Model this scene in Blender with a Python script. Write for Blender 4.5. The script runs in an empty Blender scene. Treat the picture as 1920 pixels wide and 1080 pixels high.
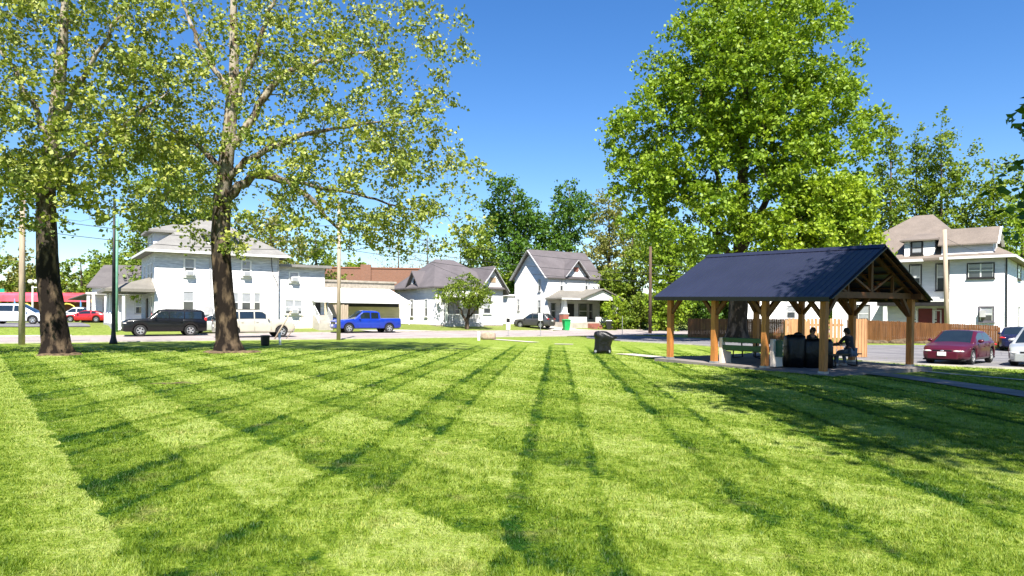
import bpy, bmesh, math, random
import numpy as np
from mathutils import Vector, Matrix
rad = math.radians
C = bpy.context.scene
COL = C.collection

# ---------------------------------------------------------------- camera, sky, sun, exposure
FPX = 1350.0                      # focal length in photo pixels (1920 wide)
EYE = 1.68
cd = bpy.data.cameras.new("camera"); cam = bpy.data.objects.new("camera", cd); COL.objects.link(cam)
cd.sensor_width = 36.0; cd.lens = 36.0 * FPX / 1920.0
cd.shift_y = 53.0 / 1920.0
cd.clip_start = 0.1; cd.clip_end = 3000
cam.location = (0, 0, EYE)
cam.rotation_euler = (Matrix.Rotation(rad(90), 4, 'X') @ Matrix.Rotation(0.006, 4, 'Z')).to_euler()
C.camera = cam

w = bpy.data.worlds.new("World"); C.world = w; w.use_nodes = True
wn = w.node_tree.nodes; wl = w.node_tree.links
bg = wn['Background']
sky = wn.new('ShaderNodeTexSky'); sky.sky_type = 'NISHITA'; sky.sun_disc = False
SUN_EL = rad(54); SUN_AZ = math.atan2(0.06, -0.998)          # azimuth from +Y, clockwise
sky.sun_elevation = SUN_EL; sky.sun_rotation = SUN_AZ
sky.air_density = 1.0; sky.dust_density = 0.2; sky.ozone_density = 3.0; sky.altitude = 200
hs = wn.new('ShaderNodeHueSaturation'); hs.inputs['Saturation'].default_value = 1.30; hs.inputs['Value'].default_value = 1.0
hs.inputs['Hue'].default_value = 0.508
wl.new(sky.outputs[0], hs.inputs['Color']); wl.new(hs.outputs[0], bg.inputs['Color'])
bg.inputs['Strength'].default_value = 0.077
sl = bpy.data.lights.new("sun", 'SUN'); sl.energy = 5.0; sl.angle = rad(0.55); sl.color = (1.0, 0.955, 0.87)
sun = bpy.data.objects.new("sun", sl); COL.objects.link(sun)
sdir = Vector((-math.sin(SUN_AZ) * math.cos(SUN_EL), -math.cos(SUN_AZ) * math.cos(SUN_EL), -math.sin(SUN_EL)))
sun.rotation_euler = sdir.to_track_quat('-Z', 'Y').to_euler(); sun.location = (0, 0, 60)
C.view_settings.view_transform = 'Standard'; C.view_settings.look = 'None'
C.view_settings.exposure = 1.32; C.view_settings.gamma = 1.0
C.cycles.max_bounces = 6; C.cycles.diffuse_bounces = 3; C.cycles.glossy_bounces = 2
C.cycles.transmission_bounces = 4; C.cycles.transparent_max_bounces = 4

# ---------------------------------------------------------------- helpers
def sstep(a, b, x):
    t = min(1.0, max(0.0, (x - a) / (b - a))); return t * t * (3 - 2 * t)
RD = (math.cos(rad(33.4)), math.sin(rad(33.4)))       # street direction
RN = (-RD[1], RD[0])
def rt(X, Y): return X * RD[0] + (Y - 58.4) * RD[1], X * RN[0] + (Y - 58.4) * RN[1]
def RT(s, t): return s * RD[0] + t * RN[0], 58.4 + s * RD[1] + t * RN[1]
def gz(X, Y):
    s, t = rt(X, Y)
    z = -0.013 * min(40, max(0.0, X)) * (1 - sstep(36, 54, Y))
    z += 0.16 * sstep(0, 11.35, t) * sstep(-32, -12, X) + (0.72 - 0.16 * sstep(-32, -12, X)) * sstep(13, 22, t) * (1 - sstep(14, 26, X))
    return z
def hz(px): return 593 + 0.006 * (px - 960)
def X_(px, Y): return (px - 960) / FPX * Y
def Zp(px, py, Y): return EYE + (hz(px) - py) / FPX * Y
def G(px, py):
    z = 0.0
    for i in range(12):
        Y = FPX * (EYE - z) / max(4.0, py - hz(px)); z = gz(X_(px, Y), Y)
    return X_(px, Y), Y
def ray_t(px, t):                                         # where the ray of px meets the line parallel to the street at t
    k = (px - 960) / FPX
    Y = (58.4 + t / RD[0]) / (1 - RD[1] / RD[0] * k); return k * Y, Y

def empty(name, loc, rz=0.0, label=None, cat=None, group=None):
    o = bpy.data.objects.new(name, None); COL.objects.link(o); o.empty_display_size = 0.3
    o.location = loc; o.rotation_euler = (0, 0, rz); tag(o, label, cat, group); return o
def tag(o, label=None, cat=None, group=None, kind=None):
    if label: o['label'] = label
    if cat: o['category'] = cat
    if group: o['group'] = group
    if kind: o['kind'] = kind
    return o
def copy_tree(o, parent=None):
    c = o.copy(); COL.objects.link(c); c.parent = parent
    for ch in list(o.children): copy_tree(ch, c)
    return c

class MB:
    def __init__(s): s.v = []; s.f = []
    def add(s, vs, fs):
        n = len(s.v); s.v += [tuple(p) for p in vs]; s.f += [tuple(i + n for i in f) for f in fs]; return s
    def box(s, x0, x1, y0, y1, z0, z1):
        return s.add([(x0,y0,z0),(x1,y0,z0),(x1,y1,z0),(x0,y1,z0),(x0,y0,z1),(x1,y0,z1),(x1,y1,z1),(x0,y1,z1)],
                     [(0,3,2,1),(4,5,6,7),(0,1,5,4),(1,2,6,5),(2,3,7,6),(3,0,4,7)])
    def wbox(s, W, s0, s1, z0, z1, d0, d1):               # W=(ox,oy,ex,ey); outward normal (ey,-ex)
        ox, oy, ex, ey = W
        P = lambda a, d, z: (ox + ex * a + ey * d, oy + ey * a - ex * d, z)
        return s.add([P(s0,d1,z0),P(s1,d1,z0),P(s1,d0,z0),P(s0,d0,z0),P(s0,d1,z1),P(s1,d1,z1),P(s1,d0,z1),P(s0,d0,z1)],
                     [(0,3,2,1),(4,5,6,7),(0,1,5,4),(1,2,6,5),(2,3,7,6),(3,0,4,7)])
    def beam(s, a, b, wd, ht, up=(0,0,1)):                # rectangular bar from a to b
        a = Vector(a); b = Vector(b); d = (b - a).normalized(); u = Vector(up)
        if abs(d.dot(u)) > 0.99: u = Vector((1, 0, 0))
        r = d.cross(u).normalized(); u2 = r.cross(d).normalized()
        r *= wd / 2; u2 *= ht / 2
        return s.add([a-r-u2, a+r-u2, a+r+u2, a-r+u2, b-r-u2, b+r-u2, b+r+u2, b-r+u2],
                     [(0,1,2,3),(4,7,6,5),(0,4,5,1),(1,5,6,2),(2,6,7,3),(3,7,4,0)])
    def tube(s, pts, rs, n=8, cap=True):
        pts = [Vector(p) for p in pts]
        if not hasattr(rs, '__len__'): rs = [rs] * len(pts)
        vs = []; fs = []
        ref = Vector((0.31, 0.17, 0.93))
        for i, p in enumerate(pts):
            d = (pts[min(i+1, len(pts)-1)] - pts[max(i-1, 0)]).normalized()
            if abs(d.dot(ref)) > 0.95: ref = Vector((0.9, 0.3, 0.1))
            a = d.cross(ref).normalized(); b = d.cross(a)
            for j in range(n):
                t = 2 * math.pi * j / n; vs.append(p + (a * math.cos(t) + b * math.sin(t)) * rs[i])
        for i in range(len(pts) - 1):
            for j in range(n):
                k = (j + 1) % n; fs.append((i*n+j, i*n+k, (i+1)*n+k, (i+1)*n+j))
        if cap: fs.append(tuple(range(n-1, -1, -1))); fs.append(tuple((len(pts)-1)*n + j for j in range(n)))
        return s.add(vs, fs)
    def ell(s, c, r, nu=12, nv=8):
        vs = []; fs = []
        for i in range(nv + 1):
            a = math.pi * i / nv
            for j in range(nu):
                b = 2 * math.pi * j / nu
                vs.append((c[0] + r[0]*math.sin(a)*math.cos(b), c[1] + r[1]*math.sin(a)*math.sin(b), c[2] + r[2]*math.cos(a)))
        for i in range(nv):
            for j in range(nu):
                k = (j + 1) % nu; fs.append((i*nu+j, (i+1)*nu+j, (i+1)*nu+k, i*nu+k))
        return s.add(vs, fs)
    def lathe_y(s, c, prof, n=24):                        # prof: (radius, y)
        vs = []; fs = []
        for r, y in prof:
            for j in range(n):
                t = 2*math.pi*j/n; vs.append((c[0] + r*math.cos(t), c[1] + y, c[2] + r*math.sin(t)))
        for i in range(len(prof) - 1):
            for j in range(n):
                k = (j+1) % n; fs.append((i*n+j, i*n+k, (i+1)*n+k, (i+1)*n+j))
        return s.add(vs, fs)
    def prism(s, poly, a, b):                             # poly in local 3D, extruded from +a to +b vectors
        n = len(poly); a = Vector(a); b = Vector(b)
        vs = [Vector(p) + a for p in poly] + [Vector(p) + b for p in poly]
        return s.add(vs, [tuple(range(n-1,-1,-1)), tuple(range(n, 2*n))] + [(i, (i+1)%n, n+(i+1)%n, n+i) for i in range(n)])
    def loft(s, rings, close=True, cap=True):
        n = len(rings[0]); vs = [p for r in rings for p in r]; fs = []
        for i in range(len(rings)-1):
            for j in range(n if close else n-1):
                k = (j+1) % n; fs.append((i*n+j, i*n+k, (i+1)*n+k, (i+1)*n+j))
        if cap: fs.append(tuple(range(n-1,-1,-1))); fs.append(tuple((len(rings)-1)*n+j for j in range(n)))
        return s.add(vs, fs)
    def build(s, name, m, parent=None, smooth=False, bevel=0, fix=False):
        me = bpy.data.meshes.new(name); me.from_pydata([tuple(p) for p in s.v], [], s.f)
        if fix:
            bm = bmesh.new(); bm.from_mesh(me); bmesh.ops.recalc_face_normals(bm, faces=bm.faces); bm.to_mesh(me); bm.free()
        me.materials.append(m)
        if smooth: me.polygons.foreach_set('use_smooth', [True]*len(me.polygons))
        me.update(); o = bpy.data.objects.new(name, me); COL.objects.link(o)
        if parent: o.parent = parent
        if bevel:
            b = o.modifiers.new('bevel', 'BEVEL'); b.width = bevel; b.segments = 2; b.limit_method = 'ANGLE'
        return o

def np_mesh(name, V, F, m, parent=None, smooth=False):     # V (n,3), F (m,k)
    me = bpy.data.meshes.new(name); n, k = F.shape
    me.vertices.add(len(V)); me.vertices.foreach_set('co', V.astype(np.float32).ravel())
    me.loops.add(n * k); me.loops.foreach_set('vertex_index', F.astype(np.int32).ravel())
    me.polygons.add(n); me.polygons.foreach_set('loop_start', np.arange(0, n*k, k, dtype=np.int32))
    me.polygons.foreach_set('loop_total', np.full(n, k, dtype=np.int32))
    if smooth: me.polygons.foreach_set('use_smooth', np.ones(n, dtype=bool))
    me.materials.append(m); me.update(calc_edges=True)
    o = bpy.data.objects.new(name, me); COL.objects.link(o)
    if parent: o.parent = parent
    return o

# ---------------------------------------------------------------- materials
def newmat(name):
    m = bpy.data.materials.new(name); m.use_nodes = True
    nt = m.node_tree; return m, nt, nt.nodes['Principled BSDF'], nt.nodes, nt.links
def coords(N, L, kind='Object', scale=(1,1,1)):
    tc = N.new('ShaderNodeTexCoord'); mp = N.new('ShaderNodeMapping'); mp.inputs['Scale'].default_value = scale
    L.new(tc.outputs[kind], mp.inputs[0]); return mp.outputs[0]
def noise(N, L, vec, scale, detail=4, rough=0.6):
    n = N.new('ShaderNodeTexNoise'); n.inputs['Scale'].default_value = scale; n.inputs['Detail'].default_value = detail
    n.inputs['Roughness'].default_value = rough
    if vec is not None: L.new(vec, n.inputs['Vector'])
    return n.outputs[0]
def ramp(N, L, fac, stops, interp='LINEAR'):
    r = N.new('ShaderNodeValToRGB'); r.color_ramp.interpolation = interp
    e = r.color_ramp.elements
    while len(e) < len(stops): e.new(0.5)
    for i, (p, c) in enumerate(stops):
        e[i].position = p; e[i].color = (*c, 1) if hasattr(c, '__len__') else (c, c, c, 1)
    L.new(fac, r.inputs[0]); return r.outputs[0]
def mixc(N, L, fac, a, b, mode='MIX'):
    m = N.new('ShaderNodeMix'); m.data_type = 'RGBA'; m.blend_type = mode
    for i, v in ((0, fac), (6, a), (7, b)):
        if hasattr(v, 'is_linked') or hasattr(v, 'node'): L.new(v, m.inputs[i])
        elif i == 0: m.inputs[0].default_value = v
        else: m.inputs[i].default_value = (*v, 1)
    return m.outputs[2]
def mth(N, L, op, a, b=None, c=None, clamp=False):
    m = N.new('ShaderNodeMath'); m.operation = op; m.use_clamp = clamp
    for i, v in enumerate((a, b, c)):
        if v is None: continue
        if hasattr(v, 'node'): L.new(v, m.inputs[i])
        else: m.inputs[i].default_value = v
    return m.outputs[0]
def bump(N, L, h, strength, dist, bs):
    b = N.new('ShaderNodeBump'); b.inputs['Strength'].default_value = strength; b.inputs['Distance'].default_value = dist
    L.new(h, b.inputs['Height']); L.new(b.outputs[0], bs.inputs['Normal'])
def mat(name, col, rough=0.6, var=0.15, vscale=3.0, metal=0.0, spec=0.4, pattern=None, per=0.12, pstr=0.5, pdist=0.02, coat=0.0, stretch=(1,1,1), col2=None):
    m, nt, bs, N, L = newmat(name)
    v = coords(N, L, 'Object', stretch)
    n = noise(N, L, v, vscale, 5)
    c2 = col2 if col2 else tuple(c * (1 - var) * 0.9 for c in col); c1 = col if col2 else tuple(min(1, c * (1 + var)) for c in col)
    cc = ramp(N, L, n, [(0.3, c2), (0.7, c1)])
    bs.inputs['Roughness'].default_value = rough; bs.inputs['Metallic'].default_value = metal
    bs.inputs['Specular IOR Level'].default_value = spec; bs.inputs['Coat Weight'].default_value = coat; bs.inputs['Coat Roughness'].default_value = 0.05
    vo = coords(N, L, 'Object')
    if pattern in ('siding', 'shingle', 'ribs', 'planks'):
        sp = N.new('ShaderNodeSeparateXYZ'); L.new(vo, sp.inputs[0])
        ax = {'siding': 2, 'shingle': 2, 'ribs': 0, 'planks': 0}[pattern]
        fr = mth(N, L, 'FRACT', mth(N, L, 'DIVIDE', sp.outputs[ax], per))
        if pattern == 'siding':                           # lap boards: each one thin at the top, thick at the foot
            h = mth(N, L, 'SUBTRACT', 1.0, fr)
            bump(N, L, h, pstr, pdist, bs)
        elif pattern == 'shingle':
            h = mth(N, L, 'ADD', mth(N, L, 'SUBTRACT', 1.0, fr), mth(N, L, 'MULTIPLY', noise(N, L, vo, 9, 3), 0.8))
            fine = noise(N, L, vo, 22, 2)
            cc = mixc(N, L, 1.0, cc, ramp(N, L, fine, [(0.3, 0.78), (0.7, 1.15)]), 'MULTIPLY')
            bump(N, L, h, pstr, pdist, bs)
        else:
            gap = mth(N, L, 'LESS_THAN', mth(N, L, 'ABSOLUTE', mth(N, L, 'SUBTRACT', fr, 0.5)), 0.44)
            bump(N, L, gap, pstr, pdist, bs)
    elif pattern == 'brick':
        b = N.new('ShaderNodeTexBrick'); b.inputs['Scale'].default_value = 1.0; b.inputs['Brick Width'].default_value = per * 2.6
        b.inputs['Row Height'].default_value = per; b.inputs['Mortar Size'].default_value = 0.012
        sp = N.new('ShaderNodeSeparateXYZ'); L.new(vo, sp.inputs[0]); cb = N.new('ShaderNodeCombineXYZ')
        L.new(mth(N, L, 'ADD', sp.outputs[0], sp.outputs[1]), cb.inputs[0]); L.new(sp.outputs[2], cb.inputs[1]); L.new(cb.outputs[0], b.inputs[0])
        b.inputs['Color1'].default_value = (*col, 1); b.inputs['Color2'].default_value = (*[c * 0.65 for c in col], 1)
        b.inputs['Mortar'].default_value = (*[min(1, c * 0.5 + 0.12) for c in col], 1); cc = mixc(N, L, 0.25, b.outputs[0], cc)
    elif pattern == 'rough':
        bump(N, L, noise(N, L, vo, per, 6), pstr, pdist, bs)
    L.new(cc, bs.inputs['Base Color']); return m
def leafmat(name, c1, c2, c3, trans=0.45):
    m, nt, bs, N, L = newmat(name)
    g = N.new('ShaderNodeNewGeometry')
    a = ramp(N, L, g.outputs['Random Per Island'], [(0.0, c1), (0.5, c2), (1.0, c3)])
    big = noise(N, L, g.outputs['Position'], 0.8, 3)
    a = mixc(N, L, 1.0, a, ramp(N, L, big, [(0.35, (0.76, 0.84, 0.75)), (0.62, (1.15, 1.06, 0.85))]), 'MULTIPLY')
    L.new(a, bs.inputs['Base Color']); bs.inputs['Roughness'].default_value = 0.5; bs.inputs['Specular IOR Level'].default_value = 0.35
    t = N.new('ShaderNodeBsdfTranslucent'); tcol = mixc(N, L, 1.0, a, (1.0, 1.05, 0.4), 'MULTIPLY'); L.new(tcol, t.inputs['Color'])
    mx = N.new('ShaderNodeMixShader'); mx.inputs[0].default_value = trans * 0.8
    L.new(bs.outputs[0], mx.inputs[1]); L.new(t.outputs[0], mx.inputs[2]); L.new(mx.outputs[0], N['Material Output'].inputs['Surface'])
    return m
def glass(name, col=(0.03, 0.04, 0.05), rough=0.06, spec=0.8):
    return mat(name, col, rough, 0.1, 2.0, spec=spec)

M = {}
M['siding'] = mat('white_siding', (0.70, 0.69, 0.675), 0.55, 0.07, 2.2, pattern='siding', per=0.2, pstr=1.0, pdist=0.09, stretch=(.5, .5, 2))
M['shake'] = mat('white_rough_siding', (0.70, 0.69, 0.67), 0.7, 0.30, 2.2, pattern='siding', per=0.3, pstr=1.0, pdist=0.13, stretch=(.6, .6, 4))
M['trim'] = mat('white_trim', (0.74, 0.74, 0.72), 0.5, 0.03)
M['darktrim'] = mat('dark_trim', (0.02, 0.018, 0.02), 0.5, 0.1)
M['greytrim'] = mat('grey_trim', (0.42, 0.41, 0.42), 0.6, 0.08)
M['pane'] = glass('window_glass', (0.05, 0.055, 0.06))
M['blind'] = mat('window_blind', (0.32, 0.33, 0.35), 0.4, 0.08, pattern='siding', per=0.06, pstr=0.4, pdist=0.01)
M['roof_grey'] = mat('roof_grey', (0.22, 0.21, 0.195), 0.9, 0.12, 0.8, pattern='shingle', per=0.14)
M['roof_dark'] = mat('roof_dark_grey', (0.12, 0.108, 0.108), 0.9, 0.12, 0.8, pattern='shingle', per=0.14)
M['roof_plum'] = mat('roof_plum_grey', (0.12, 0.105, 0.11), 0.9, 0.10, 0.8, pattern='shingle', per=0.14)
M['roof_tan'] = mat('roof_tan', (0.19, 0.155, 0.13), 0.9, 0.12, 0.8, pattern='shingle', per=0.14)
M['roof_porch'] = mat('roof_porch', (0.19, 0.175, 0.15), 0.9, 0.12, 0.8, pattern='shingle', per=0.14)
M['foundation'] = mat('foundation', (0.33, 0.29, 0.24), 0.9, 0.2, 4)
M['brick'] = mat('red_brick', (0.30, 0.085, 0.05), 0.85, 0.2, pattern='brick', per=0.08)
M['brick_wall'] = mat('orange_brick', (0.24, 0.10, 0.055), 0.85, 0.2, pattern='brick', per=0.08)
M['concrete'] = mat('concrete', (0.42, 0.38, 0.33), 0.9, 0.14, 2.5, pattern='rough', per=30, pstr=0.2, pdist=0.01)
M['plaster'] = mat('cream_concrete', (0.72, 0.62, 0.52), 0.85, 0.08, 5)
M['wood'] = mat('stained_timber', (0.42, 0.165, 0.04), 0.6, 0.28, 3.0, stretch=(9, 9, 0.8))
M['woodd'] = mat('shaded_timber', (0.13, 0.048, 0.014), 0.65, 0.25, 3.0, stretch=(2, 2, 2))  # same timber under the roof, its shade put into the colour
M['fence'] = mat('cedar_fence', (0.24, 0.10, 0.038), 0.8, 0.35, 1.3, stretch=(5, 5, 0.5))
M['fence_gold'] = mat('fresh_cedar', (0.46, 0.24, 0.11), 0.8, 0.25, 2.0, stretch=(5, 5, 0.5))
M['roof_metal'] = mat('navy_metal', (0.027, 0.031, 0.060), 0.42, 0.06, 0.8, metal=0.25, spec=0.5)
M['black'] = mat('black_paint', (0.006, 0.006, 0.007), 0.45, 0.15)
M['cover'] = mat('black_vinyl', (0.004, 0.004, 0.005), 0.4, 0.2, 3, pattern='rough', per=5, pstr=0.7, pdist=0.05)
M['green_paint'] = mat('green_paint', (0.007, 0.062, 0.042), 0.4, 0.2, 4)
M['bin_green'] = mat('bin_green', (0.01, 0.34, 0.09), 0.4, 0.08)
M['bin_black'] = mat('bin_black', (0.02, 0.02, 0.022), 0.5, 0.1)
M['pole_wood'] = mat('weathered_pole', (0.42, 0.33, 0.25), 0.9, 0.2, 2.0, stretch=(8, 8, 0.6))
M['pole_dark'] = mat('dark_pole', (0.10, 0.065, 0.045), 0.9, 0.3, 2.0, stretch=(8, 8, 0.6))
M['pole_green'] = mat('green_pole', (0.13, 0.30, 0.20), 0.5, 0.1)
M['metal'] = mat('galvanised', (0.40, 0.41, 0.42), 0.4, 0.1, metal=0.6)
M['wire'] = mat('wire', (0.05, 0.05, 0.055), 0.6, 0.1)
M['tyre'] = mat('rubber', (0.02, 0.02, 0.02), 0.85, 0.1)
M['rim'] = mat('alloy', (0.55, 0.55, 0.56), 0.3, 0.05, metal=0.7)
M['under'] = mat('underbody', (0.01, 0.01, 0.01), 0.9, 0.1)
M['cglass'] = glass('car_glass', (0.012, 0.018, 0.022), 0.04, 1.0)
M['lamp'] = mat('lamp_lens', (0.75, 0.72, 0.66), 0.12, 0.06, spec=0.9)
M['tail'] = mat('tail_lens', (0.55, 0.02, 0.02), 0.15, 0.05, spec=0.8)
M['plate'] = mat('licence_plate', (0.75, 0.74, 0.72), 0.5, 0.05)
M['skin'] = mat('skin', (0.30, 0.15, 0.10), 0.6, 0.05)
def paint(name, col, metal=0.2, rough=0.32): return mat(name, col, rough, 0.03, 1.0, metal=metal, spec=0.5, coat=0.7 if max(col) > .1 else .25)

# bark
def barkmat(name, dark, tan, pale, h0, h1):
    m, nt, bs, N, L = newmat(name)
    v = coords(N, L, 'Object', (1, 1, 0.42))
    n1 = noise(N, L, v, 3.2, 5, 0.55)
    low = ramp(N, L, n1, [(0.5, dark), (0.66, tan)], 'LINEAR')
    n2 = noise(N, L, v, 4.5, 3)
    hi = ramp(N, L, n2, [(0.42, tan), (0.52, pale)])
    tc = N.new('ShaderNodeTexCoord'); sp = N.new('ShaderNodeSeparateXYZ'); L.new(tc.outputs['Object'], sp.inputs[0])
    f = N.new('ShaderNodeMapRange'); f.inputs[1].default_value = h0; f.inputs[2].default_value = h1; L.new(sp.outputs[2], f.inputs[0])
    c = mixc(N, L, f.outputs[0], low, hi); L.new(c, bs.inputs['Base Color']); bs.inputs['Roughness'].default_value = 0.9
    bs.inputs['Specular IOR Level'].default_value = 0.15
    v2 = coords(N, L, 'Object', (1, 1, 0.25))
    bump(N, L, noise(N, L, v2, 14, 5), 0.8, 0.06, bs); return m
M['bark_syc'] = barkmat('sycamore_bark', (0.012, 0.008, 0.006), (0.115, 0.08, 0.05), (0.33, 0.285, 0.22), 4.0, 11.0)
M['bark'] = barkmat('grey_brown_bark', (0.035, 0.026, 0.018), (0.15, 0.11, 0.08), (0.12, 0.09, 0.065), 5, 12)

# ---------------------------------------------------------------- lawn colour shared by ground and blades; light off leaning mown blades painted as stripes
def lawn_nodes(N, L, blades):
    g = N.new('ShaderNodeNewGeometry'); pos = g.outputs['Position']
    sp = N.new('ShaderNodeSeparateXYZ'); L.new(pos, sp.inputs[0]); X, Y = sp.outputs[0], sp.outputs[1]
    wob = mth(N, L, 'MULTIPLY', mth(N, L, 'SUBTRACT', noise(N, L, pos, 1.6, 5, 0.7), 0.5), 0.42)
    a = mth(N, L, 'ADD', mth(N, L, 'SUBTRACT', X, mth(N, L, 'MULTIPLY', Y, 0.062)), wob)
    fa = mth(N, L, 'FRACT', mth(N, L, 'ADD', mth(N, L, 'DIVIDE', mth(N, L, 'ADD', a, 0.45), 2.07), 40.0))
    pa = ramp(N, L, fa, [(0.0, 0.36), (0.022, 0.90), (0.085, 0.88), (0.12, 0.44), (0.37, 0.38), (0.39, 0.72), (0.43, 0.72), (0.455, 0.16), (0.72, 0.10), (0.95, 0.28)])
    u = mth(N, L, 'ADD', mth(N, L, 'ADD', mth(N, L, 'MULTIPLY', X, 0.8), mth(N, L, 'MULTIPLY', Y, 0.6)), wob)
    fu = mth(N, L, 'FRACT', mth(N, L, 'ADD', mth(N, L, 'DIVIDE', mth(N, L, 'SUBTRACT', u, 0.88), 2.2), 40.0))
    pu = ramp(N, L, fu, [(0.0, 0.70), (0.03, 0.85), (0.14, 0.80), (0.20, 0.60), (0.44, 0.55), (0.46, 0.70), (0.48, 0.62), (0.51, 0.12), (0.90, 0.08), (1.0, 0.3)])
    bw = N.new('ShaderNodeMapRange'); bw.inputs[1].default_value = 3.0; bw.inputs[2].default_value = 13.0; bw.inputs[3].default_value = 0.52; bw.inputs[4].default_value = 0.24; L.new(u, bw.inputs[0])
    d = mth(N, L, 'ADD', mth(N, L, 'MULTIPLY', pa, mth(N, L, 'SUBTRACT', 1.12, bw.outputs[0])), mth(N, L, 'MULTIPLY', pu, mth(N, L, 'MULTIPLY', bw.outputs[0], 1.15)))
    patch = ramp(N, L, noise(N, L, pos, 0.33, 3, 0.6), [(0.36, 0.5), (0.58, 1.15)])
    d = mth(N, L, 'ADD', 0.36, mth(N, L, 'MULTIPLY', mth(N, L, 'SUBTRACT', d, 0.36), patch))
    # left of the mown border: one pale strip, then plain lawn
    out = mth(N, L, 'LESS_THAN', u, 0.88)
    strip = ramp(N, L, mth(N, L, 'ADD', mth(N, L, 'MULTIPLY', u, 0.25), 0.5), [(0.0, 0.45), (0.56, 0.48), (0.62, 0.24), (0.72, 0.14)])
    m2 = N.new('ShaderNodeMix'); m2.data_type = 'FLOAT'; L.new(out, m2.inputs[0]); L.new(d, m2.inputs[2]); L.new(strip, m2.inputs[3]); d = m2.outputs[0]
    # far from the mown patch the stripes are gone
    farr = N.new('ShaderNodeMapRange'); farr.inputs[1].default_value = 38; farr.inputs[2].default_value = 44; L.new(Y, farr.inputs[0])
    d = mth(N, L, 'ADD', mth(N, L, 'MULTIPLY', d, mth(N, L, 'SUBTRACT', 1.0, farr.outputs[0])), mth(N, L, 'MULTIPLY', farr.outputs[0], 0.35))
    clump = noise(N, L, pos, 3.2, 6, 0.72)
    fine_ = noise(N, L, pos, 13, 5, 0.75)
    d = mth(N, L, 'ADD', d, mth(N, L, 'MULTIPLY', mth(N, L, 'SUBTRACT', clump, 0.5), 1.5))
    d = mth(N, L, 'ADD', d, mth(N, L, 'MULTIPLY', mth(N, L, 'SUBTRACT', fine_, 0.5), 1.7), clamp=True)
    col = ramp(N, L, d, [(0.0, (0.34, 0.40, 0.11)), (0.3, (0.225, 0.30, 0.038)), (0.6, (0.11, 0.18, 0.010)), (1.0, (0.016, 0.062, 0.004))])
    dry = ramp(N, L, noise(N, L, pos, 1.4, 6, 0.7), [(0.56, 0.0), (0.74, 0.55)])
    col = mixc(N, L, dry, col, (0.27, 0.235, 0.10))
    rough_ = N.new('ShaderNodeMapRange'); rough_.inputs[1].default_value = 50; rough_.inputs[2].default_value = 62; L.new(Y, rough_.inputs[0])
    col = mixc(N, L, mth(N, L, 'MULTIPLY', rough_.outputs[0], 0.55), col, (0.155, 0.165, 0.055))
    return g, pos, col
m, nt, bs, N, L = newmat('lawn')
g, pos, col = lawn_nodes(N, L, False)
fine = noise(N, L, pos, 30, 3, 0.7)
col = mixc(N, L, 1.0, col, ramp(N, L, fine, [(0.3, 0.62), (0.7, 1.25)]), 'MULTIPLY')
s_ = N.new('ShaderNodeSeparateXYZ'); L.new(pos, s_.inputs[0])
L.new(col, bs.inputs['Base Color']); bs.inputs['Roughness'].default_value = 0.85; bs.inputs['Specular IOR Level'].default_value = 0.1
bump(N, L, noise(N, L, pos, 16, 5, 0.75), 0.9, 0.06, bs); M['lawn'] = m
m, nt, bs, N, L = newmat('grass_blades')
g, pos, col = lawn_nodes(N, L, True)
col = mixc(N, L, 1.0, col, ramp(N, L, g.outputs['Random Per Island'], [(0.0, (0.75, 0.85, 0.7)), (0.6, (1.1, 1.1, 1.0)), (0.93, (1.25, 1.15, 1.0)), (1.0, (1.8, 1.4, 1.9))]), 'MULTIPLY')
L.new(col, bs.inputs['Base Color']); bs.inputs['Roughness'].default_value = 0.55; bs.inputs['Specular IOR Level'].default_value = 0.3
t = N.new('ShaderNodeBsdfTranslucent'); L.new(mixc(N, L, 1.0, col, (1.2, 1.25, 0.6), 'MULTIPLY'), t.inputs['Color'])
mx = N.new('ShaderNodeMixShader'); mx.inputs[0].default_value = 0.4
L.new(bs.outputs[0], mx.inputs[1]); L.new(t.outputs[0], mx.inputs[2]); L.new(mx.outputs[0], N['Material Output'].inputs['Surface']); M['blades'] = m

def surfmat(name, c1, c2, scale=1.5, fine=60, cracks=False):
    m, nt, bs, N, L = newmat(name); g = N.new('ShaderNodeNewGeometry'); pos = g.outputs['Position']
    c = ramp(N, L, noise(N, L, pos, scale, 6, 0.6), [(0.35, c1), (0.65, c2)])
    c = mixc(N, L, 1.0, c, ramp(N, L, noise(N, L, pos, fine, 2), [(0.3, 0.8), (0.7, 1.15)]), 'MULTIPLY')
    if cracks:
        vo = N.new('ShaderNodeTexVoronoi'); vo.feature = 'DISTANCE_TO_EDGE'; vo.inputs['Scale'].default_value = 0.22
        L.new(mixc(N, L, 0.12, pos, noise(N, L, pos, 1.2, 4)), vo.inputs['Vector'])
        c = mixc(N, L, ramp(N, L, vo.outputs['Distance'], [(0.0015, 0.35), (0.006, 0.0)]), c, (0.02, 0.02, 0.02))
    L.new(c, bs.inputs['Base Color']); bs.inputs['Roughness'].default_value = 0.9; bs.inputs['Specular IOR Level'].default_value = 0.2
    bump(N, L, noise(N, L, pos, 40, 4), 0.3, 0.01, bs); return m
M['asphalt'] = surfmat('street_surface', (0.28, 0.24, 0.225), (0.36, 0.31, 0.295), 0.5, 50, True)
M['lot'] = surfmat('lot_asphalt', (0.13, 0.125, 0.135), (0.21, 0.20, 0.205), 0.6, 50, True)
M['walk'] = surfmat('walk_concrete', (0.40, 0.36, 0.31), (0.54, 0.48, 0.42), 1.2, 50)
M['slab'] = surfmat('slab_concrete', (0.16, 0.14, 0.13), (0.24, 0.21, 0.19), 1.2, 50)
M['dirt'] = surfmat('mulch', (0.05, 0.034, 0.02), (0.17, 0.12, 0.07), 5, 50)

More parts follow.
